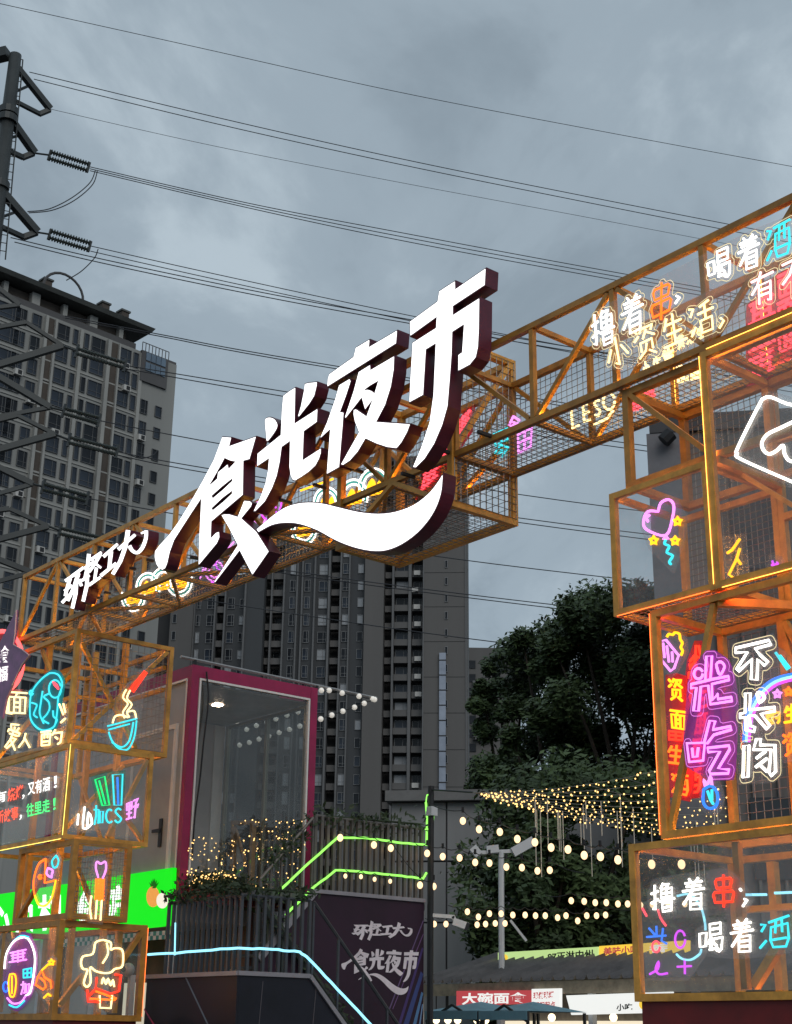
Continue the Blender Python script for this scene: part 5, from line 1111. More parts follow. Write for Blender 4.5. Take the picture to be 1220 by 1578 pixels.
for a in (-13.4, -9.75): MB().abox(a, a + 0.1, 2.0, 2.1, 0, 3.2).obj('stall_post', PALE, stall)
# white post with a round camera dome beside the lowest left box
wa, wb = AZc(onB(204, 1490, 1.40))[:2]
wp = thing('white_post', 'pale post with a dark round camera head beside the lowest left box', 'post', W(wa, wb, 0))
MB().bar(W(wa, wb, 0), W(wa, wb, 2.30), 0.07).obj('post', PALE, wp)
MB().sphere(W(wa, wb - 0.06, 2.36), 0.085, 12, 8).obj('camera_head', mat('grey_camera', (0.4, 0.42, 0.42), 0.3), wp, smooth=True)
MB().sphere(W(wa + 0.02, wb - 0.135, 2.36), 0.035, 10, 6).obj('camera_lens', BLACKM, wp, smooth=True)

# ------------------------------------------------------------------ strings of warm bulbs and the fan of fairy lights
BULB = glow('warm_bulb', (1, 0.66, 0.36), 1.9)
bmsh = inst_mesh(MB().sphere((0, 0, 0), 0.041, 10, 7, 1.25), 'bulb', BULB, True)
smsh = inst_mesh(MB().tube([(0, 0, 0.03), (0, 0, 0.10)], 0.02, 6), 'socket', BLACKM)
def along(d0, x0, d1, x1): return lambda x, y: at_dist(x, y, d0 + (d1 - d0) * (x - x0) / (x1 - x0))
bulb_string('bulb_string', 'nearest string of warm bulbs sloping from the platform pole towards the red-lit box', [(713, 1265), (738, 1278), (770, 1282), (797, 1293), (824, 1298), (849, 1306), (875, 1309), (900, 1318), (925, 1320), (952, 1325), (980, 1328), (1004, 1332), (1050, 1332)], along(20.5, 660, 16, 1050), bmsh, drop=0.14, socket=smsh, ends=((660, 1238), (1090, 1330)))
bulb_string('bulb_string', 'second string of warm bulbs below the nearest one, ending mid-air over the lamp pole', [(658, 1315), (682, 1320), (708, 1322), (732, 1329), (754, 1330), (780, 1336), (804, 1337), (828, 1342), (847, 1341)], along(21, 660, 21, 850), bmsh, drop=0.14, socket=smsh, ends=((640, 1300), (900, 1345)))
bulb_string('bulb_string', 'short string of warm bulbs across the railing of the upper platform', [(524, 1291), (576, 1302), (602, 1307), (647, 1364), (668, 1366)], lambda x, y: onA(x, y, aU + 0.08), bmsh, drop=0.10, socket=smsh)
bulb_string('bulb_string', 'string of small bulbs low on the upper platform railing', [(532, 1350), (556, 1351), (577, 1355), (601, 1358)], lambda x, y: onA(x, y, aU + 0.08), inst_mesh(MB().sphere((0, 0, 0), 0.026, 8, 5, 1.3), 'bulb', BULB, True), drop=0.08)
bulb_string('bulb_string', 'far string of warm bulbs over the stall roof beside the glass box', [(880, 1388), (900, 1389), (917, 1391), (934, 1391), (952, 1393), (967, 1393), (987, 1395), (1005, 1394), (1030, 1394), (1055, 1393)], along(23, 880, 23, 1055), bmsh, drop=0.12, ends=((840, 1380), (1100, 1388)))
bulb_string('bulb_string', 'long far string of warm bulbs low over the stall roof', [(720, 1405), (737, 1413), (754, 1408), (772, 1408), (790, 1410), (809, 1410), (825, 1411), (840, 1411), (859, 1414), (872, 1411), (890, 1419), (904, 1411), (919, 1411), (933, 1410)], along(24, 720, 24, 940), bmsh, drop=0.12, socket=None, ends=((690, 1395), (1000, 1400)))
bulb_string('bulb_string', 'lowest far string of warm bulbs beside the camera arm', [(669, 1424), (687, 1424), (735, 1425), (748, 1424), (763, 1423), (778, 1423)], along(24.6, 670, 24.6, 780), bmsh, drop=0.12, ends=((655, 1415), (800, 1415)))
# fan of fairy-light wires
fan = thing('fairy_light_fan', 'fan of fairy-light wires spreading from the platform pole towards the right tower', 'string lights', at_dist(730, 1222, 19.6))
wr = MB(); fb = MB()
root = at_dist(728, 1221, 20.0)
zf = root.z
ends_ = [(1035, 1182), (1075, 1196), (1120, 1210), (1130, 1228), (1130, 1243), (1125, 1256), (1110, 1266), (1100, 1275), (1090, 1283), (1080, 1290)]
tips = []
for x, y in ends_:
    r_ = ray(x, y); tgt = EYE + r_ * ((zf - 0.0 - EYE.z) / r_.z); tips.append(tgt)
    n = 38; pts = []
    for k in range(n + 1):
        u = k / n; p = root.lerp(tgt, u) - Z * (0.09 * 4 * u * (1 - u)) ; pts.append(p)
        if k > 1:
            for _ in range(1): fb.sphere(p + Vector((R.gauss(0, 0.02), R.gauss(0, 0.02), R.gauss(-0.015, 0.015))), R.uniform(0.008, 0.015), 5, 4)
    wr.tube(pts, 0.004, 3)
for u in (0.25, 0.42, 0.6, 0.78, 0.93):
    pts = [root.lerp(t_, u) - Z * (0.09 * 4 * u * (1 - u)) for t_ in tips]; wr.tube(pts, 0.005, 3)
wr.obj('fan_wire', mat('pale_wire', (0.3, 0.3, 0.28), 0.5, var=0), fan); o = fb.obj('fairy_bulb', FAIRY, fan); o['kind'] = 'stuff'
ic = MB(); icb = MB()
for i in range(26):
    t_ = R.choice(tips[2:]); u = R.uniform(0.2, 0.98); p = root.lerp(t_, u) - Z * (0.09 * 4 * u * (1 - u)); L = R.uniform(0.35, 0.95)
    ic.tube([p, p - Z * L], 0.0055, 4)
o = ic.obj('hanging_rod', mat('pale_rod', (0.55, 0.53, 0.48), 0.5, emit=(1, 0.8, 0.5), es=0.08, var=0), fan); o['kind'] = 'stuff'
# black pole that carries them at the end of the platform
bp0 = W(aU + 0.06, 5.62, 0)
pl = thing('platform_pole', 'black pole at the end of the upper platform holding the light strings', 'pole', bp0)
MB().tube([bp0, bp0 + Z * 5.05], 0.045, 8).obj('pole_shaft', BLACKM, pl)
MB().bar(bp0 + Z * 4.62 + D1 * 0.02, bp0 + Z * 4.75 + D1 * 0.02, 0.12).obj('junction_box', PALE, pl)
MB().tube([bp0 + Z * 5.0, root], 0.012, 5).obj('stay_cable', BLACKM, pl)
cc = thing('security_camera', 'white security camera on an arm at the end of the banner', 'camera', onA(690, 1415, aU + 0.1))
cb_ = AZc(bp0)[1]
f_ = lambda x, y: onP(x, y, bp0, Vector((0, 1, 0)))
MB().bar(f_(660, 1410), f_(700, 1413), 0.05).obj('arm', TRIM, cc); MB().bar(f_(698, 1412), f_(702, 1422), 0.05).obj('joint', TRIM, cc)
MB().bar(f_(698, 1420), f_(721, 1428), 0.11, 0.10).obj('camera_body', TRIM, cc); MB().bar(f_(717, 1427), f_(722, 1429), 0.112, 0.102).obj('lens_front', BLACKM, cc)

# ------------------------------------------------------------------ white pole with cameras, market stalls
lpz = at_dist(771, 1480, 25.5)
lp_ = thing('camera_pole', 'slender pale pole with a cross arm of cameras above the stall roof', 'pole', Vector((lpz.x, lpz.y, 0)))
fl_ = lambda x, y: onP(x, y, lpz, Vector((0, 1, 0)))
MB().tube([Vector((lpz.x, lpz.y, 0)), fl_(772, 1312)], 0.05, 8).obj('pole_shaft', PALE, lp_)
MB().bar(fl_(738, 1314), fl_(800, 1311), 0.06).obj('cross_arm', PALE, lp_)
MB().bar(fl_(728, 1306), fl_(738, 1318), 0.14).obj('camera', PALE, lp_); MB().bar(fl_(750, 1310), fl_(768, 1308), 0.13).obj('camera', PALE, lp_); MB().bar(fl_(790, 1314), fl_(822, 1296), 0.16).obj('lamp_head', PALE, lp_)
MB().bar(fl_(786, 1418), fl_(811, 1450), 0.04).obj('brace_rod', PALE, lp_)
bS = AZc(at_dist(850, 1500, 24.0))[1]
fS = lambda x, y, d=0.0: onB(x, y, bS + d)
ms = thing('market_stall_row', 'long stall with a dark corrugated roof and lit sign boards', 'stall', W(AZc(fS(850, 1500))[0], bS + 1, 0))
a0, a1 = AZc(fS(655, 1512))[0], AZc(fS(1230, 1490))[0] + 0.3
ze = fS(850, 1512).z; zr = ze + 0.55
RF = mat('dark_roof_sheet', (0.10, 0.10, 0.105), 0.45, 0.3, var=0.25, vscale=2)
nr = 34
for i in range(nr):
    x0 = a0 + (a1 - a0) * i / nr; x1 = a0 + (a1 - a0) * (i + 0.93) / nr; xm = x0 * 0.8 + x1 * 0.2
    mb = MB(); lo, hi = (-0.25, ze), (1.7, zr)
    P = lambda x, t, dz: W(x, bS + lo[0] + (hi[0] - lo[0]) * t, lo[1] + (hi[1] - lo[1]) * t + dz)
    mb.add([P(x0, 0, 0), P(xm, 0, 0.07), P(xm + 0.03, 0, 0), P(x1, 0, 0), P(x0, 1, 0), P(xm, 1, 0.07), P(xm + 0.03, 1, 0), P(x1, 1, 0)], [(0, 1, 5, 4), (1, 2, 6, 5), (2, 3, 7, 6)])
    mb.obj('roof_panel', RF, ms)
MB().abox(a0, a1, bS - 0.24, bS - 0.20, ze - 0.20, ze - 0.012).obj('fascia', mat('brown_fascia', (0.25, 0.21, 0.15), 0.6, var=0.25), ms)
MB().abox(a0, a1, bS + 1.68, bS + 1.74, 0, zr - 0.05).obj('back_wall', mat('stall_wall', (0.22, 0.2, 0.18), 0.7, var=0.2), ms)
for i in range(5):
    a = a0 + (a1 - a0) * i / 4.0 - (0.1 if i == 4 else 0); MB().abox(a, a + 0.09, bS - 0.19, bS - 0.10, 0, ze - 0.02).obj('post', PALE, ms)
def board(name, q, m_, d, th=0.05, parent=None):
    P = [fS(x, y, d) for x, y in q]
    return MB().add(P + [p + D2 * th for p in P], [(0, 1, 2, 3), (7, 6, 5, 4), (0, 4, 5, 1), (1, 5, 6, 2), (2, 6, 7, 3), (3, 7, 4, 0)]).obj(name, m_, parent or ms)
def lit_sign(label, q, m_, d, rows):
    P = [fS(x, y, d) for x, y in q]; t = thing('lit_sign_board', label, 'sign', min(P, key=lambda v: v.z), 'lit sign boards of the stalls')
    board('sign_panel', q, m_, d, 0.06, t)
    for txt, mm, qq in rows: lettering(txt, *[fS(x, y, d) for x, y in qq], -D2 * 0.008, bold=0.03).obj('lettering', mm, t)
    return t
DK = mat('print_black', (0.02, 0.03, 0.02), 0.6, var=0); LR = glow('lit_red', (0.55, 0.07, 0.08), 0.75); LY = glow('lit_yellow', (0.95, 0.62, 0.06), 0.95); LW = glow('lit_signwhite', (0.86, 0.87, 0.84), 0.95)
lit_sign('pale green lit sign board with black characters on the stall roof', ((767, 1468), (921, 1459), (921, 1477), (767, 1483)), glow('lit_palegreen', (0.52, 0.72, 0.28), 0.9), 1.2, [('97正淋中州', DK, ((844, 1468), (914, 1463), (914, 1477), (844, 1481))), ('●', LY, ((770, 1471), (783, 1470), (783, 1481), (770, 1482)))])
lit_sign('yellow and red lit food sign board on the stall roof', ((923, 1458), (1060, 1449), (1060, 1468), (923, 1475)), LY, 1.2, [('美味小吃', LR, ((930, 1460), (985, 1456), (985, 1470), (930, 1473))), ('香', LW, ((1000, 1456), (1030, 1454), (1030, 1467), (1000, 1469)))])
lit_sign('red sign board with outlined white characters under the stall roof', ((703, 1527), (818, 1526), (818, 1546), (703, 1552)), LR, -0.3, [('大碗面食', LW, ((712, 1530), (812, 1529), (812, 1546), (712, 1549)))])
lit_sign('white sign board with small red characters beside the red sign', ((819, 1524), (862, 1523), (862, 1560), (819, 1556)), LW, -0.3, [('现做现烤', LR, ((822, 1529), (854, 1527), (854, 1538), (822, 1540))), ('现起起点', LR, ((824, 1544), (856, 1543), (856, 1554), (824, 1555)))])
lit_sign('white lit sign board with a yellow emblem under the stall roof', ((872, 1534), (1034, 1528), (1034, 1560), (880, 1564)), LW, -0.35, [('●', LY, ((985, 1538), (1005, 1537), (1005, 1556), (985, 1557))), ('小吃', DK, ((950, 1547), (975, 1546), (975, 1557), (950, 1558)))])
# blue canopy tents in front of the stalls
TENT = mat('blue_canopy', (0.13, 0.27, 0.34), 0.6, var=0.2, vscale=2)
for (x0, x1, lb) in ((655, 735, 'blue canopy tent left, in front of the red stall sign'), (738, 812, 'blue canopy tent right, in front of the red stall sign')):
    tt = thing('canopy_tent', lb, 'tent', W(AZc(fS((x0 + x1) / 2, 1580, -2.2))[0], bS - 2.2, 0), 'blue canopy tents')
    q = [AZc(fS(x, y, -2.2)) for x, y in ((x0, 1558), ((x0 + x1) / 2, 1542), (x1, 1558))]
    mid = q[1]; aL, aR, z0_, z1_ = q[0][0], q[2][0], q[0][2], q[1][2]; b0_, b1_ = bS - 2.2, bS - 1.0; bc = (b0_ + b1_) / 2
    MB().add([W(aL, b0_, z0_), W(aR, b0_, z0_), W(aR, b1_, z0_), W(aL, b1_, z0_), W(mid[0], bc, z1_)], [(0, 1, 4), (1, 2, 4), (2, 3, 4), (3, 0, 4)]).obj('canopy', TENT, tt)
    MB().abox(aL, aR, b0_ - 0.01, b0_, z0_ - 0.12, z0_).obj('valance', TENT, tt)
    for a in (aL + 0.02, aR - 0.02):
        for b in (b0_ + 0.03, b1_ - 0.03): MB().bar(W(a, b, 0), W(a, b, z0_ - 0.01), 0.035).obj('leg', BLACKM, tt)
    MB().bar(W(aL, b0_ + 0.02, z0_ - 0.15), W(mid[0], b0_ + 0.02, z1_ - 0.06), 0.03).obj('truss_bar', BLACKM, tt); MB().bar(W(mid[0], b0_ + 0.02, z1_ - 0.06), W(aR, b0_ + 0.02, z0_ - 0.15), 0.03).obj('truss_bar', BLACKM, tt)
# lit shelves and bulbs in the stall openings
for i, x in enumerate((672, 690, 705, 735, 748, 850, 945, 1020)):
    p = fS(x, 1572 if x < 800 else 1568, -0.1)
    sl_ = thing('stall_lamp', 'round warm lamp %s in the stall opening' % ('first from the left', 'second from the left', 'third from the left', 'fourth from the left', 'fifth from the left', 'left of the white sign edge', 'under the white sign', 'at the right end under the white sign')[i], 'lamp', p, 'lamps in the stall openings')
    MB().sphere(p, 0.06, 8, 6).obj('globe', glow('stall_globe', (1, 0.8, 0.5), 3.0), sl_, smooth=True); MB().tube([p + Z * 0.05, Vector((p.x, p.y, ze - 0.05))], 0.01, 4).obj('cord', BLACKM, sl_)
MB().abox(a0 + 0.3, a1 - 0.3, bS + 1.5, bS + 1.66, 1.3, 1.9).obj('lit_shelf', glow('shelf_glow', (0.85, 0.74, 0.55), 1.1), ms)
MB().abox(a0 + 0.2, a1 - 0.2, bS + 0.1, bS + 0.6, 0, 1.1).obj('counter', PALE, ms)

# ------------------------------------------------------------------ grey panelled hall behind the strings
CONC = mat('grey_cladding', (0.22, 0.225, 0.23), 0.6, var=0.15, vscale=0.5, streak=True)
hl = at_dist(668, 1480, 34.0)
hz = at_dist(668, 1238, 34.0).z
hall = thing('grey_hall', 'low grey panelled hall behind the warm bulb strings', 'building', Vector((hl.x + 7, hl.y + 6, 0)))
hd = Vector((0.985, -0.17, 0)); hn = Vector((0.17, 0.985, 0)); h0 = Vector((hl.x - 1.0, hl.y, 0))
HL = 17.0
MB().box(h0 + hd * HL / 2 + hn * 5 + Z * hz / 2, hd * HL / 2, hn * 5, Z * hz / 2).obj('wall_core', mat('joint_dark', (0.06, 0.06, 0.065), 0.7, var=0.1), hall)
pm = None
for i in range(13):
    for j in range(5):
        w_, h_ = HL / 13, hz / 5
        if pm is None: pm = inst_mesh(MB().box((0, 0, 0), hd * (w_ / 2 - 0.02), hn * 0.03, Z * (h_ / 2 - 0.02)), 'wall_panel', CONC)
        inst(pm, hall, h0 + hd * (w_ * (i + 0.5)) - hn * 0.03 + Z * (h_ * (j + 0.5)), 'wall_panel')
MB().box(h0 + hd * HL / 2 + hn * 4.8 + Z * (hz + 0.12), hd * (HL / 2 + 0.1), hn * 5.1, Z * 0.12).obj('roof_slab', mat('roof_slab', (0.15, 0.15, 0.15), 0.6, var=0.1), hall)
wm = inst_mesh(MB().box((0, 0, 0), hd * 0.55, hn * 0.05, Z * 0.9), 'window', mat('dark_window', (0.03, 0.035, 0.04), 0.15, var=0))
for i in (4, 6, 8, 10): inst(wm, hall, h0 + hd * (HL / 13 * (i + 0.5)) - hn * 0.05 + Z * hz * 0.55, 'window')
MB().box(h0 + hd * 2.6 - hn * 0.3 + Z * 2.9, hd * 0.7, hn * 0.15, Z * 0.18).obj('ac_unit', TRIM, hall)

# ------------------------------------------------------------------ dark building behind the right tower
RB = mat('brown_cladding', (0.15, 0.14, 0.135), 0.6, var=0.2, vscale=0.6, streak=True)
rb0 = at_dist(1033, 1300, 30.0); rbz = at_dist(1033, 668, 30.0).z
rbt = thing('dark_building', 'dark clad building standing behind the right gate tower', 'building', Vector((rb0.x + 8, rb0.y + 5, 0)))
_h = hypot(rb0.x, rb0.y); rn = Vector((rb0.x / _h, rb0.y / _h, 0)); rd = Vector((rn.y, -rn.x, 0)); r0 = Vector((rb0.x, rb0.y, 0))
MB().box(r0 + rd * 8 + rn * 5 + Z * rbz / 2, rd * 8, rn * 5, Z * rbz / 2).obj('wall', RB, rbt)
MB().box(r0 + rd * 0.33 - rn * 0.03 + Z * rbz / 2, rd * 0.40, rn * 0.05, Z * (rbz / 2 - 0.01)).obj('corner_panel', mat('bluish_panel', (0.15, 0.15, 0.165), 0.5, var=0.1), rbt)
MB().box(r0 + rd * 8.1 + rn * 5 + Z * (rbz + 0.2), rd * 8.1, rn * 5.1, Z * 0.2).obj('roof_slab', mat('roof_dark', (0.05, 0.05, 0.055), 0.6, var=0.1), rbt)
vm = inst_mesh(MB().box((0, 0, 0), rd * 0.03, rn * 0.05, Z * (rbz / 2 - 0.05)), 'wall_batten', RB)
for i in range(1, 30): inst(vm, rbt, r0 + rd * (0.7 + i * 0.5) - rn * 0.05 + Z * rbz / 2, 'wall_batten')
vm = inst_mesh(MB().box((0, 0, 0), rd * 0.6, rn * 0.04, Z * 0.8), 'window', mat('dark_window', (0.03, 0.035, 0.04)))
for i in range(6):
    for j in range(4): inst(vm, rbt, r0 + rd * (2.2 + i * 2.3) - rn * 0.08 + Z * (2.2 + j * 3.2), 'window')
MB().tube([at_dist(1022, 680, 29.7), at_dist(1034, 668, 29.7)], 0.16, 8).obj('roof_speaker', BLACKM, rbt)

# ------------------------------------------------------------------ trees
LEAFT = [mat('tree_leaf_a', (0.056, 0.092, 0.036), 0.55, var=0.35, vscale=0.8), mat('tree_leaf_b', (0.070, 0.110, 0.042), 0.55, var=0.3, vscale=0.8), mat('tree_leaf_c', (0.044, 0.074, 0.030), 0.55, var=0.3, vscale=0.8)]
BARK = mat('bark', (0.05, 0.038, 0.028), 0.85, var=0.3, vscale=5, bump=0.5)
def tree(label, top_px, dist, rad, seed, n=15000, low=2.0):
    rr = random.Random(seed); tp = at_dist(*top_px, dist); H = tp.z; base = Vector((tp.x, tp.y, 0))
    t = thing('broadleaf_tree', label, 'tree', base, 'dark trees behind the market')
    tk = MB(); tk.tube([base, base + Vector((0.1, 0.05, H * 0.3)), base + Vector((-0.05, 0.1, H * 0.62))], [0.24, 0.18, 0.07], 8)
    cl = []
    for k in range(64):
        u = rr.random(); hgt = low + (H - low) * (0.12 + 0.88 * u ** 0.85)
        prof = rad * (1.0 if u < 0.58 else sqrt(max(0.05, 1 - ((u - 0.58) / 0.46) ** 2)))
        an = rr.uniform(0, 2 * pi); q = prof * sqrt(rr.uniform(0.1, 0.9))
        cl.append((base + Vector((q * cos(an), q * sin(an), hgt - 0.3)), rr.uniform(0.55, 1.05) * rad * 0.33))
    cl.append((base + Z * (H - 0.5), 0.6))
    for c, r_ in cl[:14]:
        s0 = base + Z * min(H * 0.5, max(1.0, c.z * 0.55)); tk.tube([s0, s0.lerp(c, 0.5) + Z * 0.2, c], [0.08, 0.05, 0.02], 5)
    tk.obj('trunk', BARK, t)
    vs, fs, ms_ = [], [], []; per = int(n * 3.2) // len(cl)
    for c, r_ in cl:
        shade = rr.choice((0, 0, 1, 2))
        for i in range(per):
            d = Vector((rr.gauss(0, 1), rr.gauss(0, 1), rr.gauss(0, 0.8))).normalized(); p = c + d * r_ * (rr.random() ** 0.45) * rr.uniform(0.7, 1.0)
            u_ = Vector((rr.gauss(0, 1), rr.gauss(0, 1), rr.gauss(0, 0.6))).normalized(); v_ = u_.orthogonal().normalized(); s_ = rr.uniform(0.05, 0.11)
            k = len(vs); vs += [p - u_ * s_, p + v_ * s_ * 0.5, p + u_ * s_, p - v_ * s_ * 0.5]; fs.append((k, k + 1, k + 2, k + 3)); ms_.append(shade if rr.random() < 0.8 else rr.randrange(3))
    mb = MB(); mb.v = vs; mb.f = fs; mb.m = ms_
    mb.obj('crown', LEAFT, t)
tree('slim dark leafy tree nearest the blank tower wall, leftmost of the grove', (782, 978), 40, 1.25, 1, 10000)
tree('dark rounded tree in the middle of the grove beside the sky gap', (846, 950), 38, 1.9, 2, 15000)
tree('tallest dark tree left of the heart box', (950, 902), 36, 2.5, 3, 20000)
tree('dark tree seen through the heart box mesh', (1000, 905), 40, 3.4, 4, 16000)
tree('dark tree behind the red-lit box', (1090, 930), 36, 3.4, 5, 14000)
tree('low dark tree in front of the grey hall', (835, 1262), 29, 1.35, 6, 7000, 1.5)
tree('low dark tree behind the hanging bulb strings', (905, 1180), 30, 2.6, 7, 12000, 1.5)

# ------------------------------------------------------------------ towers
FRAME = mat('window_frame_grey', (0.09, 0.095, 0.10), 0.5, var=0)
PANE = mat('window_pane_blue', (0.028, 0.038, 0.055), 0.10, var=0.5, vscale=0.08, spec=0.35)
PANED = mat('window_pane_dark', (0.014, 0.017, 0.022), 0.15, var=0.3, vscale=0.1, spec=0.25)
LITP = glow('lit_window', (1.0, 0.9, 0.72), 1.0)
FRAMEC = mat('tower_frame_pale', (0.20, 0.21, 0.22), 0.5, var=0)
def window_mesh(w, h, dx, dn, pane, mull=True, fm=None):
    mb = MB(); t = 0.07
    mb.box(dn * -0.02, dx * (w / 2 - t), dn * 0.02, Z * (h / 2 - t), 1)
    mb.box(dx * (-w / 2 + t / 2) - dn * 0.07, dx * t / 2, dn * 0.07, Z * h / 2); mb.box(dx * (w / 2 - t / 2) - dn * 0.07, dx * t / 2, dn * 0.07, Z * h / 2)
    mb.box(Z * (h / 2 - t / 2) - dn * 0.07, dx * (w / 2 - t), dn * 0.068, Z * t / 2); mb.box(Z * (-h / 2 + t / 2) - dn * 0.07, dx * (w / 2 - t), dn * 0.068, Z * t / 2)
    if mull: mb.box(dx * (w * 0.16) - dn * 0.05, dx * 0.03, dn * 0.045, Z * (h / 2 - t)); mb.box(Z * (-h * 0.18) - dn * 0.049, dx * (w / 2 - t), dn * 0.043, Z * 0.025)
    return inst_mesh(mb, 'window', [fm or FRAME, pane])
# left tower: one long face running away to the right
la = radians(45.5); LX = Vector((sin(la), cos(la), 0)); LN = Vector((cos(la), -sin(la), 0))   # LX along the face, LN towards the camera side
if LN.dot(-at_dist(150, 700, 100)) < 0: LN = -LN
LO = at_dist(258, 760, 172.0); LO.z = 0
def onL(x, y, d=0.0):
    p = onP(x, y, LO + LN * d, LN); return (p - LO).dot(LX), p.z
def LW(s, d, z): return LO + LX * s + LN * d + Z * z
ztop = onL(205, 560)[1]
bl = thing('left_apartment_tower', 'tall beige apartment tower with a dark overhanging roof behind the pylons', 'building', LW(-25, -8, 0))
BEI = mat('beige_render', (0.255, 0.262, 0.252), 0.75, var=0.12, vscale=0.15, streak=True); BRN = mat('brown_louvre', (0.075, 0.062, 0.052), 0.7, var=0.2, vscale=0.4); LGT = mat('pale_pilaster', (0.315, 0.32, 0.305), 0.7, var=0.1, vscale=0.2)
GRY = mat('dark_grey_band', (0.085, 0.085, 0.088), 0.7, var=0.15, vscale=0.2); ROOF = mat('slate_roof', (0.085, 0.092, 0.088), 0.55, var=0.2, vscale=0.3)
sl0 = onL(-60, 760)[0]; sR = 0.0
ZE = onL(250, 505, 1.9)[1]                      # eaves
ST = 2.95
zband = ZE - 3.3
MB().box(LW((sl0 + sR) / 2, -9, zband / 2), LX * (sR - sl0) / 2, LN * 9, Z * zband / 2).obj('wall', BEI, bl)
sE = onL(205, 600)[0]
MB().box(LW((sl0 + sE) / 2, -9.2, zband + 0.45), LX * (sE - sl0) / 2, LN * 9, Z * 0.45).obj('attic_band', GRY, bl)
MB().box(LW((sl0 + sE - 1) / 2, -9.8, ZE - 1.6), LX * (sE - 1 - sl0) / 2, LN * 8.6, Z * 0.79).obj('attic_wall', BRN, bl)
for k in range(10):
    s_ = sE - 2.2 - k * 4.1; MB().box(LW(s_, -0.75, ZE - 1.6), LX * (0.55 if k % 2 else 0.3), LN * 0.4, Z * 0.78).obj('attic_column', LGT, bl)
rf = MB(); y0 = sl0; y1 = onL(250, 505, 1.9)[0] - 0.3
rf.add([LW(y0, 0.9, ZE - 0.6), LW(y1 - 0.5, 0.9, ZE - 0.6), LW(y1, -20, ZE - 0.6), LW(y0, -20, ZE - 0.6), LW(y0, 1.2, ZE - 0.1), LW(y1 - 0.2, 1.2, ZE - 0.1), LW(y1 - 0.2, -20, ZE - 0.1), LW(y0, -20, ZE - 0.1),
        LW(y0, -4.5, ZE + 2.8), LW(y1 - 9, -4.5, ZE + 2.8), LW(y1 - 9, -16, ZE + 2.8), LW(y0, -16, ZE + 2.8)],
       [(3, 2, 1, 0), (0, 1, 5, 4), (1, 2, 6, 5), (2, 3, 7, 6), (4, 5, 9, 8), (5, 6, 10, 9), (6, 7, 11, 10), (8, 9, 10, 11)])
rfo = rf.obj('roof', ROOF, bl)
for x, y in ((72, 425), (160, 468), (190, 480)):
    s_, z_ = onL(x, y, -3); MB().box(LW(s_, -3, ZE + 1.7), LX * 0.55, LN * 0.55, Z * 1.1).obj('chimney', BRN, rfo); MB().box(LW(s_, -3, ZE + 2.9), LX * 0.7, LN * 0.7, Z * 0.12).obj('chimney_cap', ROOF, rfo)
ar = [LW(onL(98, 452, 1)[0] + 2.8 * cos(t_), 0.9, ZE - 0.2 + 2.6 * sin(t_)) for t_ in [pi * i / 12 for i in range(13)]]
MB().tube(ar, 0.17, 6).obj('roof_arch', GRY, rfo)
# penthouse glazing and stepped right end
s0_, s1_ = onL(212, 600)[0], onL(254, 600)[0]
zt_, zb_ = onL(230, 545)[1], onL(230, 592)[1]
cons = MB().box(LW((s0_ + s1_) / 2, -3, (zt_ + zb_) / 2), LX * (s1_ - s0_) / 2, LN * 3.3, Z * (zt_ - zb_) / 2).obj('penthouse', GRY, bl)
pw = (s1_ - s0_ - 1.0) / 4
for k in range(4):
    for j in range(2): MB().box(LW(s0_ + 0.6 + pw * (k + 0.5), 0.35, zb_ + 1.4 + (zt_ - zb_ - 1.4) * (j + 0.5) / 2), LX * pw * 0.44, LN * 0.06, Z * (zt_ - zb_ - 1.8) / 4.3).obj('glass_pane', mat('sky_pane', (0.14, 0.20, 0.27), 0.05, var=0.2, vscale=0.3), cons)
MB().box(LW(s1_ + 0.9, -4.5, onL(262, 590)[1]), LX * 0.9, LN * 4.0, Z * 3.4).obj('side_bay', GRY, bl)
rlm = MB()
for k in range(9): p = LW(s0_ + (s1_ - s0_) * k / 8, 0.3, zt_); rlm.bar(p, p + Z * 1.1, 0.08)
rlm.bar(LW(s0_, 0.3, zt_ + 1.1), LW(s1_, 0.3, zt_ + 1.1), 0.08); rlm.obj('roof_railing', GRY, bl)
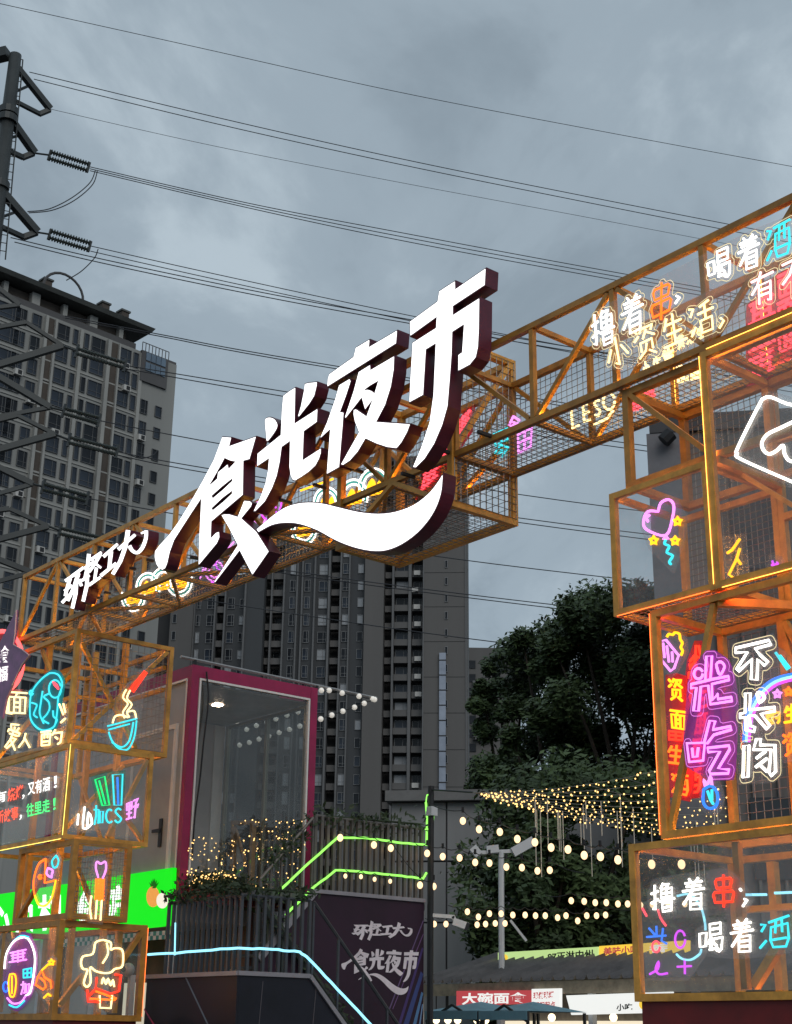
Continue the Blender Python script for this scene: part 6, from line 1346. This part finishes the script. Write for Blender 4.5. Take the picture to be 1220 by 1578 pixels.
# bays: columns of windows between pale pilasters and brown louvre strips (pixels measured on one storey line)
yref = 660
cols = [(-30, 12, 'w'), (2, 22, 'w'), (30, 46, 'w'), (72, 92, 'w'), (98, 106, 'n'), (116, 124, 'n'), (128, 150, 'w'), (174, 192, 'w'), (196, 204, 'n'), (212, 224, 'm'), (236, 246, 's')]
wcache = {}
def wmesh(w, h, pane, mull):
    k = (round(w, 1), h, pane.name, mull)
    if k not in wcache: wcache[k] = window_mesh(k[0], h, LX, -LN, pane, mull)
    return wcache[k]
lit = set()
nfl = int(zband // ST)
for ci, (x0, x1, k) in enumerate(cols):
    sa, sb_2 = onL(x0, yref)[0], onL(x1, yref)[0]; w_ = sb_2 - sa; sc = (sa + sb_2) / 2
    for j in range(20):
        zc2 = zband - 1.5 - j * ST
        if zc2 < 20: break
        if k == 'm' or k == 's':
            if zc2 > zb_ - 1.5: continue
        h_ = {'w': 2.0, 'n': 2.0, 'm': 1.9, 's': 1.5}[k]
        pane = LITP if (ci, j) in lit else (PANED if R.random() < 0.3 else PANE)
        inst(wmesh(w_, h_, pane, k in 'wm'), bl, LW(sc, 0.02, zc2), 'window')
        if k == 'w' and R.random() < 0.28 or k == 'm' and R.random() < 0.6:
            if 'ac' not in wcache: wcache['ac'] = inst_mesh(MB().box((0, 0, 0), LX * 0.5, LN * 0.28, Z * 0.36, 0).box(LN * 0.29 + LX * 0.12, LX * 0.26, LN * 0.02, Z * 0.26, 1), 'air_conditioner', [mat('ac_white', (0.5, 0.5, 0.48), 0.5, var=0.1), BLACKM])
            inst(wcache['ac'], bl, LW(sc + R.uniform(-0.3, 0.3) * w_, 0.35, zc2 - h_ / 2 - 0.5), 'air_conditioner')
for x0, x1, m_, d in ((55, 66, BRN, 0.10), (158, 170, BRN, 0.10), (50, 54.5, LGT, 0.5), (66.5, 70, LGT, 0.4), (152, 157.5, LGT, 0.5), (170.5, 173, LGT, 0.4), (108, 113, LGT, 0.3), (206, 211, LGT, 0.2)):
    sa, sb_2 = onL(x0, yref)[0], onL(x1, yref)[0]
    MB().box(LW((sa + sb_2) / 2, d / 2, (zband - 0.3) / 2), LX * (sb_2 - sa) / 2, LN * d / 2, Z * (zband - 0.3) / 2).obj('louvre_strip' if m_ is BRN else 'pilaster', m_, bl)
for x0, x1 in ((55, 66), (158, 170)):
    for j in range(0, 20, 2):
        sa, sb_2 = onL(x0, yref)[0], onL(x1, yref)[0]; MB().box(LW((sa + sb_2) / 2, 0.12, zband - 2.6 - j * ST), LX * (sb_2 - sa) / 2, LN * 0.08, Z * 0.12).obj('louvre_sill', LGT, bl)
for j in range(20):
    MB().box(LW((sl0 + onL(206, yref)[0]) / 2, 0.06, zband - 2.95 - j * ST), LX * (onL(206, yref)[0] - sl0) / 2, LN * 0.05, Z * 0.09).obj('floor_band', LGT, bl)

# central slab of three stepped towers: columns read off the photograph, front facing the camera
ct = thing('central_apartment_block', 'dark grey slab of apartment towers rising behind the gate', 'building', at_dist(500, 1400, 255) * Vector((1, 1, 0)) if False else Vector((*at_dist(500, 1400, 255).xy, 0)))
CO = Vector((*at_dist(500, 1400, 240).xy, 0)); ca = radians(-4); KX = Vector((cos(ca), sin(ca), 0)); KN = Vector((sin(ca), -cos(ca), 0))
def onC(x, y=1050): p = onP(x, y, CO, KN); return (p - CO).dot(KX), p.z
def CW(s, d, z): return CO + KX * s + KN * d + Z * z
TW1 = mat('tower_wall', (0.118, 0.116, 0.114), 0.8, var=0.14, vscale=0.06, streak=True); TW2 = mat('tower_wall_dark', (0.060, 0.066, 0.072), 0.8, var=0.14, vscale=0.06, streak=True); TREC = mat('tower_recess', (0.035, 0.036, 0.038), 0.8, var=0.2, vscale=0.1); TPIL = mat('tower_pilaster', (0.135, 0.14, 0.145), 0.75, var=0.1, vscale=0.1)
TSL = mat('tower_slab', (0.12, 0.12, 0.12), 0.8, var=0.1, vscale=0.1)
ZTOP = onC(700, 708)[1]
ZMID = onC(480, 810)[1]; ZLOW = onC(300, 892)[1]
ctop = lambda x: ZLOW if x < 374 else (ZMID if x < 560 else ZTOP)
def cblock(x0, x1, d0, d1, m_, name='wall', top=None):
    a_, b_ = onC(x0)[0], onC(x1)[0]; zt2 = top or ctop(x0 + 1)
    return MB().box(CW((a_ + b_) / 2, (d0 + d1) / 2, zt2 / 2), KX * (b_ - a_) / 2, KN * abs(d1 - d0) / 2, Z * zt2 / 2).obj(name, m_, ct)
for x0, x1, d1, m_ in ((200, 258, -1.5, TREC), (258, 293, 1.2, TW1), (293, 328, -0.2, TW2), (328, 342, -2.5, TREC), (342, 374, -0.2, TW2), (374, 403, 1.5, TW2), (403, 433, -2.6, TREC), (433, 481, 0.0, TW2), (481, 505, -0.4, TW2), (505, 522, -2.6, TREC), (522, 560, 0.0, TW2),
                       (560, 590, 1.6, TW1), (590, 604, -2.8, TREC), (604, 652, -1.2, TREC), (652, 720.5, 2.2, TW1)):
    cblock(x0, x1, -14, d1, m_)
for x, w_, d1 in ((293.5, 2.4, 0.6), (325.5, 2.2, 0.5), (341, 2.4, 0.6), (374, 2.6, 1.8), (413, 2.4, 0.3), (432.5, 2.4, 0.6), (453, 2.4, 0.6), (461, 2.4, 0.6), (480.5, 2.6, 0.6), (503.5, 3, 0.8), (521.5, 2.6, 0.6), (535, 2.2, 0.5), (604, 3.2, 0.6), (630.5, 4.6, 0.6), (652.5, 2.0, 2.3), (718.5, 2.5, 2.35)):
    cblock(x - w_ / 2, x + w_ / 2, -1, d1, TPIL, 'pilaster', ctop(x + 1) + 0.6)
CS = 3.05; ccache = {}
def cwin(x0, x1, h_, d, every=1, pane=None, j0=0, j1=27, mull=True, litp=0.0):
    a_, b_ = onC(x0)[0], onC(x1)[0]; w_ = round(b_ - a_, 1)
    for j in range(j0, j1):
        zc2 = ZTOP - 2.0 - j * CS
        if zc2 < 14: break
        if zc2 > ctop(x0) - 1.5: continue
        pn = pane or (PANED if R.random() < 0.4 else (PANE if R.random() < 0.55 else mat('pane_pale', (0.30, 0.325, 0.35), 0.3, var=0.1)))
        key = (w_, h_, pn.name, mull)
        if key not in ccache: ccache[key] = window_mesh(w_, h_, KX, -KN, pn, mull, FRAMEC)
        inst(ccache[key], ct, CW((a_ + b_) / 2, d + 0.02, zc2), 'window')
cwin(262, 268, 1.6, 1.2, mull=False, pane=PANED, j1=24); cwin(296, 302, 2.0, -0.2, j1=26); cwin(312, 324, 2.0, -0.2, j1=26); cwin(344, 355, 2.0, -0.2, j1=26); cwin(363, 371, 1.6, -0.2, j1=26)
cwin(416, 430, 1.9, -2.6, pane=PANED, j1=26); cwin(441, 450, 2.1, 0.0, j1=26); cwin(464, 473, 2.1, 0.0, j1=26); cwin(486, 500, 1.9, -0.4, j1=22); cwin(524, 534, 1.9, 0.0, j1=24); cwin(548, 557, 1.7, 0.0, j1=24, mull=False)
cwin(608, 627, 2.0, -1.2, j1=24); cwin(635, 649, 1.8, -1.2, pane=PANED, j1=24); cwin(685.5, 690.5, 1.35, 2.2, mull=False, pane=PANED, j1=24)
sm2 = {}
for x0, x1, d in ((328, 341, -0.6), (404, 432, -0.9), (506, 521, -0.9), (591, 603, -0.9), (606, 629, -0.2), (634, 651, -0.2)):
    a_, b_ = onC(x0)[0], onC(x1)[0]
    me_ = inst_mesh(MB().box((0, 0, 0), KX * (b_ - a_) / 2, KN * 0.8, Z * 0.13).box(KN * 0.72 + Z * 0.55, KX * (b_ - a_) / 2, KN * 0.05, Z * 0.42), 'balcony', TSL)
    for j in range(24):
        z_ = ZTOP - 3.5 - j * CS
        if 12 < z_ < ctop(x0) - 1.5: inst(me_, ct, CW((a_ + b_) / 2, d - 0.3, z_), 'balcony')
acm = inst_mesh(MB().box((0, 0, 0), KX * 0.55, KN * 0.3, Z * 0.4), 'air_conditioner', mat('ac_white', (0.5, 0.5, 0.48)))
for j in range(22):
    if R.random() < 0.6: inst(acm, ct, CW(onC(641 + R.uniform(-3, 4))[0], 0.45, ZTOP - 3.0 - j * CS), 'air_conditioner')
for j in range(0, 24, 2):
    MB().box(CW((onC(652)[0] + onC(720)[0]) / 2, 2.21, ZTOP - 3.5 - j * CS), KX * (onC(720)[0] - onC(652)[0]) / 2, KN * 0.01, Z * 0.05).obj('wall_joint', TREC, ct)
z0_, z1_ = onC(682, 1222)[1], onC(682, 1012)[1]
bnr = MB(); xs = onC(682.5)[0]
bnr.box(CW(xs, 2.5, (z0_ + z1_) / 2), KX * 0.55, KN * 0.2, Z * (z1_ - z0_) / 2); o = bnr.obj('ventilation_duct', mat('galvanised_duct', (0.27, 0.31, 0.38), 0.35, 0.4, var=0.15, vscale=0.3), ct)
for k in range(9): MB().box(CW(xs, 2.51, z0_ + (z1_ - z0_) * (k + 0.5) / 9), KX * 0.6, KN * 0.24, Z * 0.09).obj('duct_collar', TREC, o)
for x0, x1 in ((200, 374), (374, 560), (560, 720)): MB().box(CW((onC(x0)[0] + onC(x1)[0]) / 2, -7, ctop(x0 + 1) + 0.45), KX * (onC(x1)[0] - onC(x0)[0]) / 2, KN * 6.5, Z * 0.45).obj('parapet', TW2, ct)
# sliver of a farther tower beside it
f0 = at_dist(733, 1400, 330); ft = thing('far_apartment_tower', 'narrow strip of a far tower between the blank wall and the trees', 'building', Vector((*f0.xy, 0)))
fz = at_dist(733, 1008, 330).z
MB().box(Vector((*f0.xy, fz / 2)) + Vector((4, 0, 0)), Vector((6.0, 0, 0)), Vector((0, 6, 0)), Z * fz / 2).obj('wall', TW1, ft)
fw = inst_mesh(MB().box((0, 0, 0), Vector((0.9, 0, 0)), Vector((0, 0.1, 0)), Z * 0.9), 'window', PANED)
fbm = inst_mesh(MB().box((0, 0, 0), Vector((2.0, 0, 0)), Vector((0, 0.8, 0)), Z * 0.35), 'balcony', TPIL)
for j in range(18):
    inst(fw, ft, Vector((f0.x - 1.0, f0.y - 6.1, fz - 4 - j * 3.2)), 'window')
    if j % 4 == 1: inst(fbm, ft, Vector((f0.x + 1.2, f0.y - 6.5, fz - 5.2 - j * 3.2)), 'balcony')

# ------------------------------------------------------------------ power pylons, insulators and lines
PYL = mat('pylon_steel', (0.05, 0.058, 0.06), 0.5, 0.3, var=0.2, vscale=0.6)
wd = Vector((sin(radians(72)), cos(radians(72)), 0)); wn = Vector((wd.y, -wd.x, 0))
P0 = Vector((*at_dist(7, 220, 50.0).xy, 0))
fP = lambda x, y, d=0.0: onP(x, y, P0 + wn * d, wn)
py = thing('power_pylon', 'tubular steel power pylon with short arms at the left edge', 'pylon', P0, 'power pylons')
zt3 = fP(20, 84).z
MB().tube([P0, P0 + Z * zt3 * 0.5, P0 + Z * zt3], [0.58, 0.44, 0.235], 14).obj('shaft', PYL, py, smooth=True)
for y in (172, 184, 288): 
    z_ = fP(10, y).z; MB().tube([P0 + Z * (z_ - 0.14), P0 + Z * (z_ + 0.14)], 0.38, 14).obj('flange', PYL, py)
def arm(parent, segs, d=-0.6):
    for (x0, y0), (x1, y1), w_ in segs: MB().bar(fP(x0, y0, 0 if x0 < 30 else d), fP(x1, y1, d), w_ * 0.85).obj('arm', PYL, parent)
arm(py, [((26, 104), (77, 168), 0.26), ((21, 155), (62, 176), 0.17), ((60, 176), (77, 169), 0.2), ((22, 142), (42, 133), 0.12)])
arm(py, [((16, 184), (53, 236), 0.30), ((12, 232), (36, 243), 0.2), ((34, 243), (52, 236), 0.22), ((17, 212), (28, 209), 0.12)])
arm(py, [((5, 298), (57, 358), 0.32), ((2, 350), (37, 366), 0.2), ((35, 366), (57, 358), 0.24), ((4, 334), (20, 328), 0.12)])
arm(py, [((12, 82), (-30, 92), 0.5)])
ld = MB(); 
ld.bar(fP(35, 92), fP(8, 400), 0.04)
for k in range(26): u = k / 26; p = fP(35, 92).lerp(fP(8, 400), u); ld.bar(p, p - wd * 0.45, 0.025)
ld.obj('ladder', PYL, py)
# a second pole just outside the frame carries the lower arms
P1 = Vector((*at_dist(-95, 700, 44.0).xy, 0)); fQ = lambda x, y, d=0.0: onP(x, y, P1 + wn * d, wn)
pq = thing('power_pylon', 'second pylon whose V-shaped arms reach in from the left edge', 'pylon', P1, 'power pylons')
MB().tube([P1, P1 + Z * fQ(-95, 420).z], [0.6, 0.42], 14).obj('shaft', PYL, pq, smooth=True)
for segs in ([((-34, 420), (30, 470), 0.18), ((-34, 478), (30, 470), 0.16)], [((-34, 510), (40, 497), 0.17), ((40, 497), (96, 533), 0.15), ((-34, 572), (96, 533), 0.26)], [((-34, 562), (77, 628), 0.24), ((-34, 648), (77, 628), 0.16)], [((-34, 655), (26, 640), 0.2), ((26, 640), (84, 669), 0.15), ((-34, 702), (84, 669), 0.24)],
             [((-34, 705), (50, 746), 0.22), ((-34, 770), (50, 746), 0.16)], [((-34, 790), (14, 784), 0.18), ((14, 784), (74, 811), 0.15), ((-34, 840), (74, 811), 0.22)], [((-34, 850), (48, 882), 0.2), ((-34, 905), (48, 882), 0.16)]):
    for (x0, y0), (x1, y1), w_ in segs:
        if x0 == -34: x0, y0 = -92, y0 + (y1 - y0) * (-92 + 34) / (x1 + 34)
        MB().bar(fQ(x0, y0), fQ(x1, y1), w_ * 0.8).obj('arm', PYL, pq)
INS = mat('insulator_brown', (0.035, 0.045, 0.042), 0.25, var=0.1)
def insulator(label, a_, b_, f, tip, k_=1.0):
    p, q = f(*a_), f(*b_); d = (q - p); L = d.length; d.normalize(); s_ = d.cross(wn).normalized()
    t = thing('insulator_string', label, 'insulator', min(p, q, key=lambda v: v.z), 'insulator strings')
    tp = f(*tip); MB().tube([tp, p], 0.04, 5).obj('link', PYL, t)
    for sg in (-1, 1):
        o_ = s_ * 0.15 * k_ * sg; pts = []; rad_ = []; n = 15
        for k in range(n):
            for u, r_ in ((0.1, 0.05), (0.3, 0.11 * k_), (0.7, 0.11 * k_), (0.9, 0.05)): pts.append(p + o_ + d * L * ((k + u) / n)); rad_.append(r_)
        MB().tube(pts, rad_, 7).obj('disc_string', INS, t)
    for e_ in (p, q): MB().bar(e_ - s_ * 0.24, e_ + s_ * 0.24, 0.08).obj('yoke', PYL, t)
ap = lambda x, y: fP(x, y, -0.6)
insulator('paired insulator string on the middle arm of the tubular pylon', (76, 239), (136, 258), ap, (53, 236)); insulator('paired insulator string on the lower arm of the tubular pylon', (76, 361), (138, 380), ap, (57, 358))
for lb, a_, b_, tp in (('insulator string in front of the beige tower, topmost of the lower arms', (118, 541), (192, 563), (96, 533)), ('insulator string in front of the beige tower, second of the lower arms', (98, 633), (152, 648), (77, 628)), ('insulator string in front of the beige tower, third of the lower arms', (106, 678), (180, 696), (84, 669)),
                       ('insulator string in front of the beige tower, fourth of the lower arms', (66, 750), (134, 768), (50, 746)), ('insulator string just above the gate beam', (92, 818), (156, 833), (74, 811))):
    insulator(lb, a_, b_, fQ, tp, 0.62)
def line(label, pts, f=ap, r=0.022, grp='power lines crossing the sky'):
    return tag(MB().tube([f(*p) for p in sm(pts, False, 8)], r, 5).obj('power_line', WIRE), label, 'power line', grp)
line('topmost thin power line crossing the whole sky', [(-30, -1), (300, 72), (610, 141), (920, 201), (1250, 262)], r=0.014)
line('upper cable of the high pair running to the gate beam', [(45, 111), (330, 180), (610, 243), (900, 302), (1300, 380)], r=0.018); line('lower cable of the high pair running to the gate beam', [(52, 122), (330, 190), (610, 252), (900, 311), (1300, 390)], r=0.018)
line('faint thin line starting at the top pylon arm', [(77, 168), (330, 225), (610, 280), (900, 334), (1300, 410)], r=0.010)
for i, (dy0, dy1, lb) in enumerate(((-2, -4, 'upper conductor of the triple bundle from the middle insulator'), (1, 2, 'middle conductor of the triple bundle from the middle insulator'), (4, 8, 'lower conductor of the triple bundle from the middle insulator'))):
    line(lb, [(138, 259 + dy0), (380, 315 + dy0 * 1.2), (610, 361 + dy1), (900, 415 + dy1), (1300, 486 + dy1)], r=0.018)
for dy, lb in ((-2, 'upper conductor from the lower insulator of the tubular pylon'), (6, 'lower conductor from the lower insulator of the tubular pylon')): line(lb, [(139, 381 + dy), (330, 424 + dy), (630, 488 + dy), (960, 552 + dy), (1300, 612 + dy)], r=0.018)
for x0, y0, dy, lb in ((16, 366, 0, 'upper cable passing under the lower arm of the tubular pylon'), (22, 373, 6, 'lower cable passing under the lower arm of the tubular pylon')): line(lb, [(x0, y0), (160, 400 + dy), (400, 450 + dy), (640, 494 + dy), (960, 548 + dy), (1300, 600 + dy)], lambda x, y: fP(x, y, 1.5), r=0.02)
for x0, y0, x1, y1, lb in ((193, 563, 1300, 712, 'first'), (193, 567, 1300, 718, 'second'), ):
    pass
low = [((192, 563), (480, 610), (860, 668), (1300, 728), 'upper cable from the topmost lower arm'), ((192, 568), (480, 618), (860, 676), (1300, 737), 'lower cable from the topmost lower arm'), ((100, 487), (250, 516), (480, 558), (1300, 690), 'upper cable of the pair beside the tower roof corner'), ((100, 490), (250, 519), (480, 562), (1300, 696), 'lower cable of the pair beside the tower roof corner'),
       ((152, 648), (345, 685), (800, 762), (1300, 826), 'single cable from the second lower arm'), ((180, 696), (320, 722), (798, 798), (1300, 858), 'upper cable from the third lower arm'), ((180, 701), (320, 729), (798, 805), (1300, 868), 'lower cable from the third lower arm'),
       ((134, 768), (420, 818), (760, 869), (1300, 930), 'single cable from the fourth lower arm'), ((156, 833), (420, 876), (760, 921), (1300, 982), 'upper cable from the arm just above the beam'), ((156, 837), (420, 881), (760, 926), (1300, 990), 'lower cable from the arm just above the beam'), ((60, 884), (420, 941), (760, 989), (1300, 1050), 'lowest cable vanishing behind the trees')]
for a_, b_, c_, d_, lb in low: line(lb, [a_, b_, c_, d_], fQ, 0.018)
for lb, pts in (('curved jumper cable hanging from the middle insulator', [(147, 262), (138, 282), (110, 305), (75, 322), (42, 326)]), ('second jumper cable beside the curved one at the middle insulator', [(150, 263), (142, 285), (114, 309), (80, 324), (44, 328)]), ('jumper cable hanging from the lower insulator over the tower roof', [(151, 384), (145, 398), (125, 418), (102, 432)])):
    line(lb, pts, ap, 0.022, 'jumper cables at the pylon')
line('slack jumper cables below the third lower arm', [(193, 698), (215, 706), (235, 702), (243, 694)], fQ, 0.02, 'jumper cables at the pylon')

for o in bpy.data.objects:
    if '_o' in o: del o['_o']
